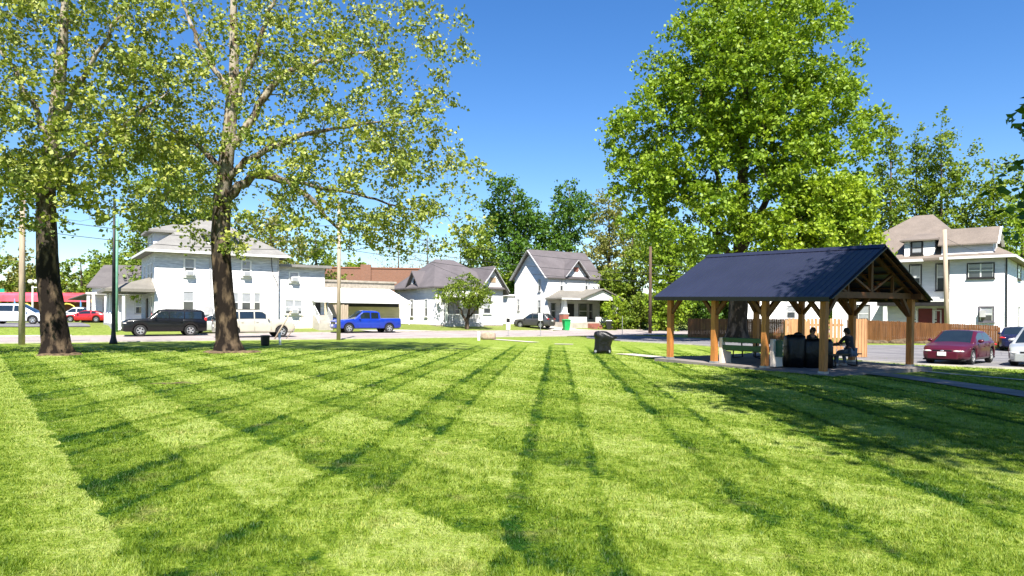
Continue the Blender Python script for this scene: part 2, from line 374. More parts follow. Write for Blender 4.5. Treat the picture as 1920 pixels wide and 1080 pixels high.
# ---------------------------------------------------------------- ground and paved surfaces
def grid_axis(lo, hi, segs):
    xs = []
    for a, b, st in segs: xs += list(np.arange(a, b, st))
    return np.array([lo] + xs + [hi])
xs = np.array([-900, -500, -250, -150, -110] + list(np.arange(-90, 90, 1.5)) + [90, 110, 150, 250, 500, 900], float)
ys = np.array([-300, -120, -60, -30] + list(np.arange(-20, 140, 1.5)) + [140, 170, 250, 400, 700, 1400], float)
XX, YY = np.meshgrid(xs, ys, indexing='ij')
ZZ = np.array([[gz(a, b) for b in ys] for a in xs])
V = np.stack([XX.ravel(), YY.ravel(), ZZ.ravel()], 1); nx, ny = len(xs), len(ys)
I, J = np.meshgrid(np.arange(nx-1), np.arange(ny-1), indexing='ij'); a = (I*ny + J).ravel()
F = np.stack([a, a+ny, a+ny+1, a+1], 1)
gnd = np_mesh('ground', V, F, M['lawn'], smooth=True); tag(gnd, 'mown green park lawn running to the street and yards', 'lawn', kind='structure')

def ribbon(name, edgeA, edgeB, m, dz=0.03, n=None, label=None, cat=None, nb=None):
    """sheet between two polylines (same number of points), laid on the terrain"""
    mb = MB(); rows = []
    for k in range(len(edgeA) - 1):
        La = math.dist(edgeA[k], edgeA[k+1]); q = n or max(1, int(La / 1.5))
        for i in range(q):
            t = i / q; rows.append(((edgeA[k][0]*(1-t)+edgeA[k+1][0]*t, edgeA[k][1]*(1-t)+edgeA[k+1][1]*t), (edgeB[k][0]*(1-t)+edgeB[k+1][0]*t, edgeB[k][1]*(1-t)+edgeB[k+1][1]*t)))
    rows.append((edgeA[-1], edgeB[-1]))
    wd = max(math.dist(p, q) for p, q in rows); c = nb or max(1, int(wd / 1.5))
    vs = []
    for p, q in rows:
        for j in range(c + 1):
            t = j / c; x = p[0]*(1-t)+q[0]*t; y = p[1]*(1-t)+q[1]*t; vs.append((x, y, gz(x, y) + dz))
    fs = []
    for i in range(len(rows) - 1):
        for j in range(c): fs.append((i*(c+1)+j, (i+1)*(c+1)+j, (i+1)*(c+1)+j+1, i*(c+1)+j+1))
    mb.add(vs, fs); o = mb.build(name, m)
    nrm = o.data.polygons[0].normal
    if nrm.z < 0: o.data.flip_normals()
    tag(o, label, cat, kind='structure'); return o
SR = [-150, -90, -60, -40, -20, 0, 20, 40, 60, 100, 150]
ribbon('road', [RT(s, 0.0) for s in SR], [RT(s, 11.35) for s in SR], M['asphalt'], 0.035, label='pale sunlit street running across behind the park', cat='road')
def curb(name, pts, wd, h, label):
    mb = MB()
    P = []
    for k in range(len(pts)-1):
        q = max(1, int(math.dist(pts[k], pts[k+1]) / 2))
        for i in range(q): t = i/q; P.append((pts[k][0]*(1-t)+pts[k+1][0]*t, pts[k][1]*(1-t)+pts[k+1][1]*t))
    P.append(pts[-1]); rings = []
    for i, p in enumerate(P):
        a = P[max(0, i-1)]; b = P[min(len(P)-1, i+1)]; d = Vector((b[0]-a[0], b[1]-a[1])).normalized(); n = Vector((-d.y, d.x)) * wd/2
        z = gz(*p); rings.append([(p[0]-n.x, p[1]-n.y, z-0.05), (p[0]+n.x, p[1]+n.y, z-0.05), (p[0]+n.x, p[1]+n.y, z+h), (p[0]-n.x, p[1]-n.y, z+h)])
    mb.loft(rings); o = mb.build(name, M['concrete'], fix=True); return tag(o, label, 'kerb', kind='structure')
curb('kerb', [RT(s, 11.45) for s in (-150, -20, 12.6)], 0.18, 0.12, 'concrete kerb along the far side of the street')
curb('kerb', [RT(s, 11.45) for s in (21.5, 60)], 0.18, 0.12, 'far street kerb beyond the driveway mouth')
curb('kerb', [RT(s, -0.1) for s in (-150, 5.5)], 0.18, 0.06, 'concrete kerb along the park side of the street')
ribbon('pavement', [RT(s, 13.3) for s in (-90, -60, -30)], [RT(s, 14.5) for s in (-90, -60, -30)], M['walk'], 0.045, label='narrow concrete pavement across the street on the left', cat='pavement')
# driveways of the houses
ribbon('driveway', [RT(14.0, 11.3), RT(14.6, 15), RT(16, 19)], [RT(21.0, 11.3), RT(18.8, 15), RT(19.5, 19)], M['walk'], 0.05, label='short concrete driveway mouth beside the green bin', cat='driveway')
ribbon('driveway', [RT(-5.5, 11.3), RT(-7.0, 15.5)], [RT(4, 11.3), RT(-2.5, 15.5)], M['walk'], 0.05, label='worn gravel driveway mouth in front of the hip roofed cottage', cat='driveway')
ribbon('driveway', [RT(-75, 19.5), RT(-50, 19.5), RT(-28.5, 19.5)], [RT(-75, 36), RT(-50, 36), RT(-28.5, 36)], M['lot'], 0.06, label='grey parking surface beside the big white house on the left', cat='driveway')
# park-side walks near the kerb
def strip(name, pts, wd, m, dz, label):
    A = []; B = []
    for i, p in enumerate(pts):
        a = pts[max(0, i-1)]; b = pts[min(len(pts)-1, i+1)]; d = Vector((b[0]-a[0], b[1]-a[1])).normalized(); n = Vector((-d.y, d.x)) * wd/2
        A.append((p[0]-n.x, p[1]-n.y)); B.append((p[0]+n.x, p[1]+n.y))
    return ribbon(name, A, B, m, dz, label=label, cat='path', nb=1)
strip('path', [G(925, 636.5), G(1003, 642.3)], 0.8, M['walk'], 0.03, 'thin strip of concrete path by the stone marker')
strip('path', [G(1040, 645.5), G(1075, 646.2)], 0.7, M['walk'], 0.03, 'short stub of concrete path in the lawn')
# lot on the right
near = [G(1100, 634.5), G(1165, 640), G(1300, 647), G(1450, 659), G(1620, 678), G(1722, 684.5), G(1884, 691.5), (33, 25)]
far_ = [G(1100, 629.5), G(1165, 629), G(1285, 634), G(1450, 640), G(1621, 647.5), G(1740, 648), (31.8, 43.5), (48, 32)]
ribbon('parking_lot', near, far_, M['lot'], 0.035, label='grey asphalt parking lot running behind the pavilion', cat='parking lot')
curb('kerb', near[1:], 0.16, 0.07, 'low concrete kerb along the near edge of the parking lot')
# sidewalk right of the pavilion
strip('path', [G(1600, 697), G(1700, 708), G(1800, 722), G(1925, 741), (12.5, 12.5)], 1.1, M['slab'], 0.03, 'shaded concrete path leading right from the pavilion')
strip('path', [G(1660, 690), G(1790, 703), G(1950, 716)], 0.3, M['walk'], 0.03, 'thin concrete strip between path and parking lot')
strip('path', [G(1170, 664), G(1262, 673)], 1.0, M['walk'], 0.03, 'pale concrete path from the covered grill to the pavilion')
# mulch pile
mb = MB(); rng = random.Random(4); cx, cy = G(1680, 643)
for i in range(26):
    x = cx + rng.uniform(-2.6, 2.6); y = cy + rng.uniform(-.8, .8); r = rng.uniform(.35, .8)
    mb.ell((x, y, gz(x, y)), (r, r*.8, r*.38), 10, 6)
o = mb.build('mulch_pile', M['dirt'], smooth=True); tag(o, 'low brown mulch pile in front of the long wooden fence', 'mulch pile')

# ---------------------------------------------------------------- grass blades (nobody could count them)
def blades(seed):
    r = np.random.default_rng(seed); Vs = []
    for y0, y1, dens, h, wd in ((3.0, 5.5, 8000, 0.030, 0.0036), (5.5, 9, 4600, 0.031, 0.0054), (9, 15, 1500, 0.033, 0.009), (15, 24, 420, 0.036, 0.017), (24, 36, 80, 0.04, 0.03)):
        A = (y1 - y0) * ((y0 + y1) * 0.76 + 2.4); n = int(A * dens)
        y = np.sqrt(r.uniform(y0*y0, y1*y1, n)); x = r.uniform(-1, 1, n) * (0.76 * y + 1.2)
        z = -0.013 * np.clip(x, 0, 40)
        clump = 0.75 + 0.5 * np.sin(x*7.1 + np.sin(y*5.3)*2) * np.sin(y*6.7 + np.sin(x*4.9)*2)
        hh = h * r.uniform(0.45, 1.25, n) * clump; th = r.uniform(0, 2*np.pi, n); ln = r.uniform(0.1, 1.1, n) * hh
        la = th + r.normal(1.57, 0.7, n); w = wd * r.uniform(0.6, 1.3, n)
        b = np.stack([x, y, z], 1); sd = np.stack([np.cos(th)*w, np.sin(th)*w, np.zeros(n)], 1)
        tip = b + np.stack([np.cos(la)*ln, np.sin(la)*ln, hh], 1)
        keep = np.ones(n, bool)
        for (ax, ay, bx, by, rr) in KEEPOUT:
            d = np.array([bx-ax, by-ay]); q = ((x-ax)*d[0] + (y-ay)*d[1]) / (d @ d); q = np.clip(q, 0, 1)
            keep &= np.hypot(x-ax-q*d[0], y-ay-q*d[1]) > rr
        Vs.append(np.stack([b - sd, b + sd, tip], 1)[keep])
    V = np.concatenate(Vs); n = len(V); return V.reshape(-1, 3), np.arange(n*3).reshape(n, 3)
p0 = G(1600, 697); p1 = G(1700, 708); p2 = G(1800, 722); p3 = G(1925, 741)
KEEPOUT = [(*p0, *p1, .6), (*p1, *p2, .6), (*p2, *p3, .6), (*p3, 12.5, 12.5, .6), (*G(1170, 664), *G(1262, 673), .5)]
KEEPOUT += [(7.5 + i*0.7*1.0, 29.3 - i*1.04, 12.2 + i*0.7, 32.4 - i*1.04, 0.85) for i in range(7)]
V, F = blades(3)
gb = np_mesh('grass', V, F, M['blades']); tag(gb, 'short mown grass blades of the striped park lawn', 'grass', kind='stuff')

# ---------------------------------------------------------------- trees
def tree(name, label, cat, base, trunk, blobs, ncl, nlf, lsize, crad, leafm, barkm, seed, limbs=(), shell=0.45, group=None, droop=0.0, twig=0.012, zmin=None, roots=False, flat=1.0, maxz=None, extra=()):
    r = np.random.default_rng(seed); bx, by, bz = base
    t = empty(name, base, 0, label, cat, group)
    mb = MB()
    # trunk with a slightly uneven round section
    pts = np.array([p[:3] for p in trunk], float); rs = np.array([p[3] for p in trunk])
    k = max(12, len(pts)*5); q = np.linspace(0, len(pts)-1, k); tp = np.stack([np.interp(q, range(len(pts)), pts[:, i]) for i in range(3)], 1); tr = np.interp(q, range(len(rs)), rs)
    nseg = 20; ph = r.uniform(0, 6.28, 4); rings = []
    for i in range(k):
        ring = []
        for j in range(nseg):
            a = 2*math.pi*j/nseg; f = 1 + 0.06*math.sin(3*a+ph[0]+i*.15) + 0.04*math.sin(5*a+ph[1]-i*.3) + 0.03*math.sin(9*a+ph[2]+i)
            if roots and tp[i][2] < 0.9: f *= 1 + (0.9-tp[i][2])**2*0.38*(0.55+0.45*math.sin(5*a+ph[3]))
            ring.append((tp[i][0]+math.cos(a)*tr[i]*f, tp[i][1]+math.sin(a)*tr[i]*f, tp[i][2]))
        rings.append(ring)
    mb.loft(rings)
    nodes = [tp[i] for i in range(k) if tp[i][2] > (zmin or 0.35*tp[-1][2])]; nr = [tr[i] for i in range(k) if tp[i][2] > (zmin or 0.35*tp[-1][2])]
    for lb in limbs:
        P = np.array([p[:3] for p in lb], float); R = np.array([p[3] for p in lb]); kk = len(P)*4; q = np.linspace(0, len(P)-1, kk)
        # smooth by Catmull-like averaging
        PP = np.stack([np.interp(q, range(len(P)), P[:, i]) for i in range(3)], 1); 
        for _ in range(3): PP[1:-1] = (PP[:-2] + 2*PP[1:-1] + PP[2:]) / 4
        PP[1:-1] += r.normal(0, 0.05, (kk-2, 3)); RR = np.interp(q, range(len(R)), R)
        mb.tube(PP, list(RR), 9); nodes += list(PP[2:]); nr += list(RR[2:])
    # cluster centres inside the crown blobs
    cl = []; wts = np.array([b[3]*b[4]*b[5] for b in blobs]) ** 0.75; wts = wts / wts.sum()
    while len(cl) < ncl:
        b = blobs[r.choice(len(blobs), p=wts)]; d = r.normal(size=3); d /= np.linalg.norm(d)
        rho = r.uniform() ** (1/3); rho = rho if r.uniform() > shell else r.uniform(0.82, 1.04)
        rho *= 1 + 0.13*math.sin(4*d[0]+3*d[2]+seed)*math.sin(5*d[1]-2*d[2]+seed*2)
        c = np.array(b[:3]) + d * rho * np.array(b[3:6])
        if maxz is not None and c[2] > maxz: continue
        cl.append(c)
    for ex in extra:
        for _ in range(ex[4]): cl.append(np.array(ex[:3]) + r.normal(0, ex[3], 3)*np.array([.6, 1, 1]))
    ncl = len(cl)
    cl = np.array(cl); ctr = tp[-1]*0.5 + np.array([0, 0, tp[-1][2]*0.3])
    NA = np.array(nodes); RA = np.array(nr)
    dist0 = np.array([np.min(np.linalg.norm(NA - c, axis=1)) for c in cl]); cl = cl[np.argsort(dist0)]
    buf = np.zeros((len(NA) + ncl*4, 3)); bufr = np.zeros(len(NA) + ncl*4); nn = len(NA); buf[:nn] = NA; bufr[:nn] = RA
    for c in cl:
        dv = buf[:nn] - c; dd = np.linalg.norm(dv, axis=1); cost = dd + np.maximum(0, dv[:, 2] + 0.2*dd) * 0.9
        i = int(np.argmin(cost)); p = buf[i]; ln = dd[i]
        if ln < 0.15: continue
        r0 = min(bufr[i]*0.72, 0.010*ln + twig*1.2 + 0.006*ln*ln*0.4); r0 = max(r0, twig*0.7)
        mid = (p + c)/2 + np.array([0, 0, 0.13*ln - droop*ln]) + r.normal(0, 0.07*ln, 3)
        qs = [p, (p+mid)/2 + r.normal(0, .03*ln, 3), mid, (mid+c)/2 + r.normal(0, .03*ln, 3), c]
        rr = [r0, r0*.85, r0*.7, r0*.5, max(0.004, r0*.3)]
        mb.tube(qs, rr, 5 if r0 > .03 else 3, cap=False)
        for z_, q_ in ((1, .8), (2, .7), (3, .5), (4, .35)): buf[nn] = qs[z_]; bufr[nn] = max(r0*q_, 0.006); nn += 1
    o = mb.build('trunk', barkm, t, smooth=True)
    # leaves
    n = ncl * nlf; nsp = max(3, nlf // 7)                  # leaves sit along short sprays that leave each twig end
    sd = r.normal(size=(ncl, nsp, 3)) + np.array([0, 0, .15]); sd[:, :, 2] *= .7; sd /= np.linalg.norm(sd, axis=2)[:, :, None]
    sd *= (crad * r.uniform(.9, 2.6, (ncl, nsp)))[:, :, None]
    ki = np.tile(np.arange(nlf) % nsp, ncl); ci = np.repeat(np.arange(ncl), nlf); tt = r.uniform(.15, 1.0, n)[:, None]
    cc = np.repeat(cl, nlf, 0) + sd[ci, ki] * tt + r.normal(0, 1, (n, 3)) * crad * .24 - np.array([0, 0, 1]) * tt**2 * crad * .35
    cc[:, 2] -= droop * 0.5
    nrm = r.normal(size=(n, 3)) + np.array([0, 0, 0.5*flat]); nrm /= np.linalg.norm(nrm, axis=1)[:, None]
    ax = np.cross(nrm, r.normal(size=(n, 3))); ax /= np.linalg.norm(ax, axis=1)[:, None]; bxv = np.cross(nrm, ax)
    s = lsize * r.uniform(0.6, 1.25, n)[:, None]
    v0 = cc - ax*s*.5; v1 = cc + bxv*s*.42 + nrm*s*.10; v2 = cc + ax*s*.6; v3 = cc - bxv*s*.42 + nrm*s*.10
    V = np.stack([v0, v1, v2, v3], 1).reshape(-1, 3); F = np.arange(n*4).reshape(n, 4)
    np_mesh('crown', V, F, leafm, t)
    return t

LF_SYC = leafmat('sycamore_leaf', (0.16, 0.21, 0.034), (0.25, 0.30, 0.055), (0.38, 0.40, 0.125), 0.25)
LF_BIG = leafmat('bright_leaf', (0.14, 0.225, 0.014), (0.21, 0.315, 0.022), (0.29, 0.40, 0.038), 0.42)
LF_YEL = leafmat('yellow_green_leaf', (0.19, 0.29, 0.018), (0.27, 0.375, 0.026), (0.35, 0.455, 0.05), 0.42)
LF_DK = leafmat('deep_green_leaf', (0.045, 0.105, 0.010), (0.075, 0.165, 0.016), (0.12, 0.22, 0.028), 0.35)
LF_MID = leafmat('mid_green_leaf', (0.10, 0.16, 0.014), (0.165, 0.24, 0.024), (0.24, 0.31, 0.042), 0.4)
LF_OLV = leafmat('olive_leaf', (0.15, 0.165, 0.04), (0.22, 0.235, 0.06), (0.33, 0.31, 0.11), 0.35)
LF_BR = leafmat('bud_grey', (0.22, 0.18, 0.13), (0.30, 0.26, 0.17), (0.36, 0.34, 0.18), 0.3)

# sycamore 1 (left) and 2
x, y = X_(106, 29.5), 29.5
tree('sycamore_tree', 'leftmost big sycamore with a thick dark mottled trunk', 'tree', (x, y, 0),
     [(0.05, 0, -0.1, .56), (0, 0, .5, .50), (-.12, 0, 1.6, .46), (-.35, 0, 3.2, .41), (-.42, 0, 5.2, .36), (-.45, 0, 7, .33), (-.2, .2, 10, .27), (.1, .2, 13.5, .17), (.2, .2, 17, .06)],
     [(-.3, 0, 11, 5.0, 4.8, 4.6), (-3.5, 0, 8.2, 4, 4, 3.2), (2.2, 0, 8.0, 3.3, 3.6, 2.8), (0, -1, 14.5, 5.2, 4.5, 4), (-1.2, -1, 6.4, 3.6, 3.2, 1.6)],
     620, 50, 0.175, 0.37, LF_SYC, M['bark_syc'], 11,
     limbs=[[(-.45, 0, 6.5, .16), (-2, -.3, 7.6, .13), (-3.8, -.6, 9.5, .08), (-5, -.6, 11, .04)], [(-.4, 0, 7.4, .15), (1.0, .2, 8.6, .12), (2.8, .3, 9.6, .07), (4.4, .2, 10.8, .03)],
            [(-.3, 0, 9, .14), (1.2, -.5, 11, .10), (3, -.9, 13.5, .05)], [(-.3, 0, 8.8, .14), (-1.9, .8, 11.2, .10), (-3.8, 1, 14, .04)]], roots=True, shell=.35, droop=.08)
x, y = X_(428, 32.4), 32.4
tree('sycamore_tree', 'wide sycamore whose trunk stands before the big white house', 'tree', (x, y, 0),
     [(0.05, 0, -0.1, .60), (0, 0, .5, .50), (-.05, 0, 1.4, .45), (-.25, 0, 3.2, .42), (-.38, 0, 5, .40), (-.3, 0, 7, .36), (-.05, 0, 9.5, .30), (.15, .1, 12.5, .22), (.1, .1, 16, .13), (.1, 0, 19, .05)],
     [(-.3, 0, 12.5, 4.4, 4.2, 5), (-2.6, 0, 8.8, 2.8, 3.4, 2.7), (4.2, 0, 14, 4.4, 4.0, 3.6), (7.2, 0, 12.3, 3.7, 3.6, 4.0), (4.4, 0, 8.6, 4.0, 3.6, 2.4), (7.9, .2, 7.9, 3.4, 3.3, 2.6), (8.6, .3, 5.6, 2.9, 2.8, 1.1), (4.6, 0, 5.4, 2.9, 2.6, 1.0), (.3, -.5, 5.8, 2.6, 2.2, 1.3)],
     760, 46, 0.165, 0.36, LF_SYC, M['bark_syc'], 12,
     limbs=[[(-.1, 0, 6.9, .22), (1.3, -.2, 8.1, .19), (2.9, -.3, 7.6, .15), (4.2, -.2, 6.4, .10), (5.0, 0, 5.3, .05), (5.6, 0, 4.6, .02)],
            [(-.1, 0, 9.0, .21), (1.0, .2, 10.6, .18), (2.2, .2, 12.6, .14), (4.2, 0, 13.1, .09), (6.6, -.2, 13.6, .045)],
            [(-.2, 0, 7.6, .17), (1.5, -.3, 9.0, .14), (3.6, -.5, 9.7, .10), (6.0, -.4, 10.2, .05), (8.2, -.2, 10.4, .02)],
            [(-.2, 0, 8.2, .16), (-1.6, .2, 9.4, .12), (-3.4, .2, 10.6, .06), (-4.6, .2, 11.2, .03)],
            [(.1, 0, 11, .16), (1.4, -.4, 13.6, .12), (2.2, -.5, 16, .06)], [(.1, 0, 11.4, .14), (-1.3, -.2, 13.6, .10), (-2.2, -.2, 16.2, .05)],
            [(2.9, -.3, 7.6, .09), (5.2, .2, 7.3, .07), (7.6, .3, 6.6, .04), (9.8, .3, 6.2, .02)]], roots=True, shell=.3, droop=.10)
# root mounds: bare earth rings round both sycamores
for px, Y, r1 in ((112, 29.2, .6), (436, 31.9, .95)):
    mb = MB(); X = X_(px, Y); rng = random.Random(px)
    for i in range(30):
        a = rng.uniform(0, 6.28); q = rng.uniform(.2, 1) * r1; mb.ell((X+math.cos(a)*q, Y+math.sin(a)*q*.8, -0.02), (rng.uniform(.2, .45), rng.uniform(.2, .4), rng.uniform(.05, .13)), 8, 6)
    o = mb.build('bare_earth', M['dirt'], smooth=True); tag(o, 'bare brown earth round the foot of the %s sycamore trunk' % ('leftmost' if px < 200 else 'wide'), 'earth', kind='structure')

# big maple behind the pavilion
x, y = X_(1383, 50), 50.0
tree('maple_tree', 'towering bright green tree rising behind the dark roofed pavilion', 'tree', (x, y, gz(x, y)),
     [(0, 0, -0.2, .95), (0, 0, 1, .66), (0.1, 0, 3, .60), (.15, 0, 6, .52), (.2, 0, 9, .42), (.3, 0, 13, .30), (.5, 0, 18, .18), (.6, 0, 23, .06)],
     [(0.9, 0, 18.6, 6.7, 6.5, 5.6), (1.3, 0, 22.4, 3.9, 4.2, 3.2), (-4.2, 0, 14.2, 4.4, 4.6, 4.0), (-6.3, 0, 11.6, 2.6, 3.4, 2.4), (-3.6, -1.5, 8.2, 4.0, 4.0, 2.4), (.6, -3.2, 11.5, 4.6, 3.4, 4.2), (4.6, -1, 13.5, 4.2, 4.6, 4.4), (-1, -3, 17.5, 4.5, 3.5, 4)],
     1350, 70, 0.24, 0.44, LF_BIG, M['bark'], 21, shell=.6, roots=True, zmin=4,
     limbs=[[(.1, 0, 5, .3), (-1.6, -.3, 7.5, .22), (-3.6, -.4, 10, .13), (-5.6, -.3, 12, .06)], [(.2, 0, 6, .3), (1.8, .2, 9.5, .22), (3.4, .2, 13, .12), (4.5, .2, 16, .06)], [(.1, 0, 7, .26), (-1.2, .3, 11, .2), (-2.4, .2, 15, .12), (-2.8, 0, 19, .06)]])
x, y = X_(1598, 46), 46.0
tree('maple_tree', 'yellow green maple with drooping crown right of the pavilion ridge', 'tree', (x, y, gz(x, y)),
     [(0, 0, -.2, .3), (0, 0, 2, .24), (0, 0, 5, .18), (0, 0, 9, .08)],
     [(-1.0, 0, 8.2, 2.6, 2.8, 2.6), (-3.4, -1, 6.9, 2.8, 2.8, 2.4), (.2, 0, 6.4, 1.7, 2.0, 2.0), (-1.8, -1, 9.4, 2.2, 2.2, 1.6), (-5.4, -.5, 6.6, 1.8, 2, 2)],
     460, 64, 0.22, 0.38, LF_YEL, M['bark'], 22, shell=.6, zmin=3)
# overhead tree right of the view, throwing the shade on the lawn
tree('shade_tree', 'dark leafy branches of the tree hanging in at the right edge', 'tree', (17.3, 5.6, -.25),
     [(0, 0, -.2, .6), (0, 0, 3, .45), (-.3, 0, 7, .38), (-1, 0, 11, .26), (-1.5, 0, 16, .08)],
     [(-4.6, 0.4, 12.4, 8.4, 9.4, 2.0), (-3.2, 6, 13.5, 6.0, 6.5, 2.4), (2, 0, 12, 6, 6, 4), ],
     1300, 150, 0.21, 0.62, LF_DK, M['bark'], 31, shell=.3, zmin=5, extra=[(-5.45, 9.6, 6.0, .12, 4), (-5.4, 9.6, 4.9, .14, 5), (-5.5, 9.5, 4.5, .1, 3)],
     limbs=[[(-.3, 0, 6, .3), (-2.5, .2, 9.5, .22), (-5.5, .2, 12, .14), (-8.5, 0, 13, .06)], [(-.5, 0, 8, .25), (-2, 2, 11, .18), (-4, 4, 13.5, .1)], [(-.2, 0, 5, .2), (-.5, 5, 7, .12), (-2.5, 8, 6.8, .06), (-4.8, 9.6, 5.9, .03)]])

# ---------------------------------------------------------------- background trees
def rnd_blobs(seed, h, wd, z0=.3, k=7, dp=1.0):
    r = random.Random(seed); B = []
    for i in range(k):
        z = h*(z0 + (0.94-z0)*(i+.6)/k); q = (z/h - z0)/(1-z0); ww = wd*0.5*(0.55+0.75*math.sin(math.pi*min(1, max(0, q*.85+.12))))
        a = r.uniform(-.35, .35)*wd*(1-q*.6); rr = ww*r.uniform(.55, .8)
        B.append((a, r.uniform(-.2, .2)*wd*dp, z, rr, rr*dp, h*(1-z0)/k*1.35))
    return B
def bg(px, Y, ytop, wpx, leaf, label, seed, name='tree', z0=.3, ncl=150, nlf=46, ls=.34, cr=.62, shell=.5, grp=None, tr=.3, cat='tree', flat=1.0, k=7):
    X = X_(px, Y); g0 = gz(X, Y); h = Zp(px, ytop, Y) - g0; wd = wpx / FPX * Y
    return tree(name, label, cat, (X, Y, g0), [(0, 0, -.2, tr*1.3), (0, 0, h*.3, tr), (wd*.02, 0, h*.6, tr*.55), (0, 0, h*.95, tr*.12)],
                rnd_blobs(seed, h, wd, z0, k), ncl, nlf, ls, cr, leaf, M['bark'], seed, shell=shell, zmin=h*.2, group=grp, flat=flat)
GB = 'trees standing behind the houses'
bg(335, 84, 258, 210, LF_MID, 'broad bright green tree behind the left part of the big white house', 41, ncl=300, nlf=56, ls=.36, cr=.8, grp=GB, z0=.2)
bg(255, 95, 420, 130, LF_MID, 'lower green tree behind the dormer of the big white house', 42, ncl=120, grp=GB, z0=.15)
bg(505, 88, 385, 150, LF_OLV, 'olive brown tree rising behind the flat roofed annex', 43, ncl=150, nlf=34, grp=GB, z0=.2)
bg(590, 105, 425, 120, LF_MID, 'green tree standing behind the brick building left end', 44, ncl=110, grp=GB, z0=.2)
bg(690, 125, 488, 170, LF_MID, 'low green tree peeping over the brick building', 45, ncl=90, grp=GB, z0=.3)
bg(962, 108, 348, 120, LF_DK, 'tall deep green tree behind the left gable of the two storey house', 46, ncl=330, nlf=52, ls=.4, cr=.8, grp=GB, z0=.1, shell=.6)
bg(1066, 112, 345, 98, LF_DK, 'tall deep green tree behind the roof of the two storey house', 47, ncl=230, nlf=46, ls=.4, cr=.75, grp=GB, z0=.25)
bg(905, 100, 432, 90, LF_MID, 'green tree between the cottage roof and the tall dark tree', 48, ncl=120, grp=GB, z0=.1)
bg(1140, 96, 358, 110, LF_OLV, 'yellowish spring tree right of the two storey house', 49, ncl=210, nlf=40, ls=.33, cr=.6, grp=GB, z0=.12)
bg(1185, 88, 440, 100, LF_MID, 'green tree between the yellowish tree and the dark pole', 50, ncl=190, nlf=46, ls=.33, grp=GB, z0=.08)
bg(1255, 80, 425, 110, LF_BIG, 'bright green tree just left of the pavilion roof', 51, ncl=200, nlf=46, ls=.33, grp=GB, z0=.12)
bg(1340, 86, 455, 120, LF_DK, 'dark green tree seen under the pavilion eave', 52, ncl=140, nlf=46, ls=.4, grp=GB, z0=.05)
bg(1668, 84, 218, 60, LF_MID, 'slender tall tree left of the tan roofed house chimney line', 53, ncl=130, nlf=40, ls=.34, cr=.65, grp=GB, z0=.32, tr=.22, shell=.2)
bg(1716, 90, 246, 46, LF_MID, 'narrow tree with bare lower trunk behind the tan roof', 54, ncl=80, nlf=36, ls=.34, cr=.6, grp=GB, z0=.42, tr=.22, shell=.2)
bg(1762, 88, 226, 105, LF_MID, 'wide wispy tree directly above the tan roof peak', 55, ncl=220, nlf=40, ls=.34, cr=.7, grp=GB, z0=.22, tr=.26)
bg(1860, 86, 286, 105, LF_MID, 'feathery tree behind the right gable of the tan roofed house', 56, ncl=230, nlf=42, ls=.34, cr=.65, grp=GB, z0=.12, tr=.25)
bg(1915, 78, 385, 90, LF_BIG, 'bright green tree at the right edge behind the house', 57, ncl=150, nlf=42, ls=.32, grp=GB, z0=.1)
bg(40, 120, 470, 150, LF_OLV, 'olive tree behind the red canopy at the far left', 58, ncl=130, nlf=36, ls=.42, grp=GB, z0=.1)
bg(150, 115, 480, 140, LF_MID, 'rounded green tree behind the small grey roofed house', 59, ncl=130, nlf=38, ls=.42, grp=GB, z0=.1)
bg(1490, 96, 440, 170, LF_MID, 'green tree seen above the garden shed through the pavilion', 60, ncl=130, nlf=38, ls=.42, grp=GB, z0=.05)
bg(-60, 105, 440, 130, LF_MID, 'green tree beyond the left edge behind the parked vans', 61, ncl=90, nlf=36, ls=.42, grp=GB, z0=.1)
for i, (px, yt, wpx) in enumerate(((745, 432, 90), (800, 428, 84), (862, 440, 80))):
    lab = ('leafless grey tree over the white carport roof', 'leafless grey tree behind the cottage roof ridge', 'leafless budding tree left of the dark green tree')[i]
    bg(px, 118 + i*3, yt, wpx, LF_BR, lab, 70 + i, name='bare_tree', ncl=150, nlf=7, ls=.22, cr=.9, shell=.2, z0=.2, tr=.2, grp='bare trees over the cottage')
# small dark-trunked tree in the cottage yard
x, y = ray_t(876, 16.0)
tree('dogwood_tree', 'small rounded tree with a forked trunk before the hip roofed cottage', 'tree', (x, y, gz(x, y)),
     [(0, 0, -.1, .24), (0.0, 0, .8, .19), (.15, 0, 1.7, .15), (.3, 0, 2.6, .08)],
     [(0, 0, 4.0, 2.3, 2.0, 1.0), (-1.8, 0, 3.6, 1.6, 1.6, .9), (1.3, 0, 3.3, 1.4, 1.5, .8), (-.3, 0, 4.9, 1.5, 1.3, .7), (.5, -.2, 2.7, 1.2, 1.1, .5)],
     210, 34, .16, .28, LF_MID, M['bark'], 80, limbs=[[(0, 0, .7, .15), (-.5, 0, 1.6, .12), (-1.1, 0, 2.6, .06)], [(.1, 0, 1.2, .12), (.8, 0, 2.0, .09), (1.4, 0, 2.8, .05)]], shell=.4, zmin=.8)
# hedge and shrubs right of the two storey house
GS = 'shrubs beyond the street'
for i, (px, Y, yt, wpx, lf, lab) in enumerate((
        (1160, 84, 556, 60, LF_YEL, 'rounded light green shrub right beside the porch house'), (1200, 82, 558, 52, LF_MID, 'green shrub just left of the dark utility pole'),
        (1243, 80, 553, 60, LF_MID, 'broad shrub between the dark pole and the pavilion'), (1130, 92, 540, 46, LF_MID, 'tall shrub touching the porch of the two storey house'),
        (1300, 84, 560, 80, LF_DK, 'dark shrub seen under the left end of the pavilion roof'), (628, 78, 566, 16, LF_MID, 'small sapling beside the annex steps'))):
    bg(px, Y, yt, wpx, lf, lab, 90 + i, name='shrub', cat='shrub', z0=.02, ncl=70, nlf=42, ls=.22, cr=.38, tr=.06, grp=GS, k=5)
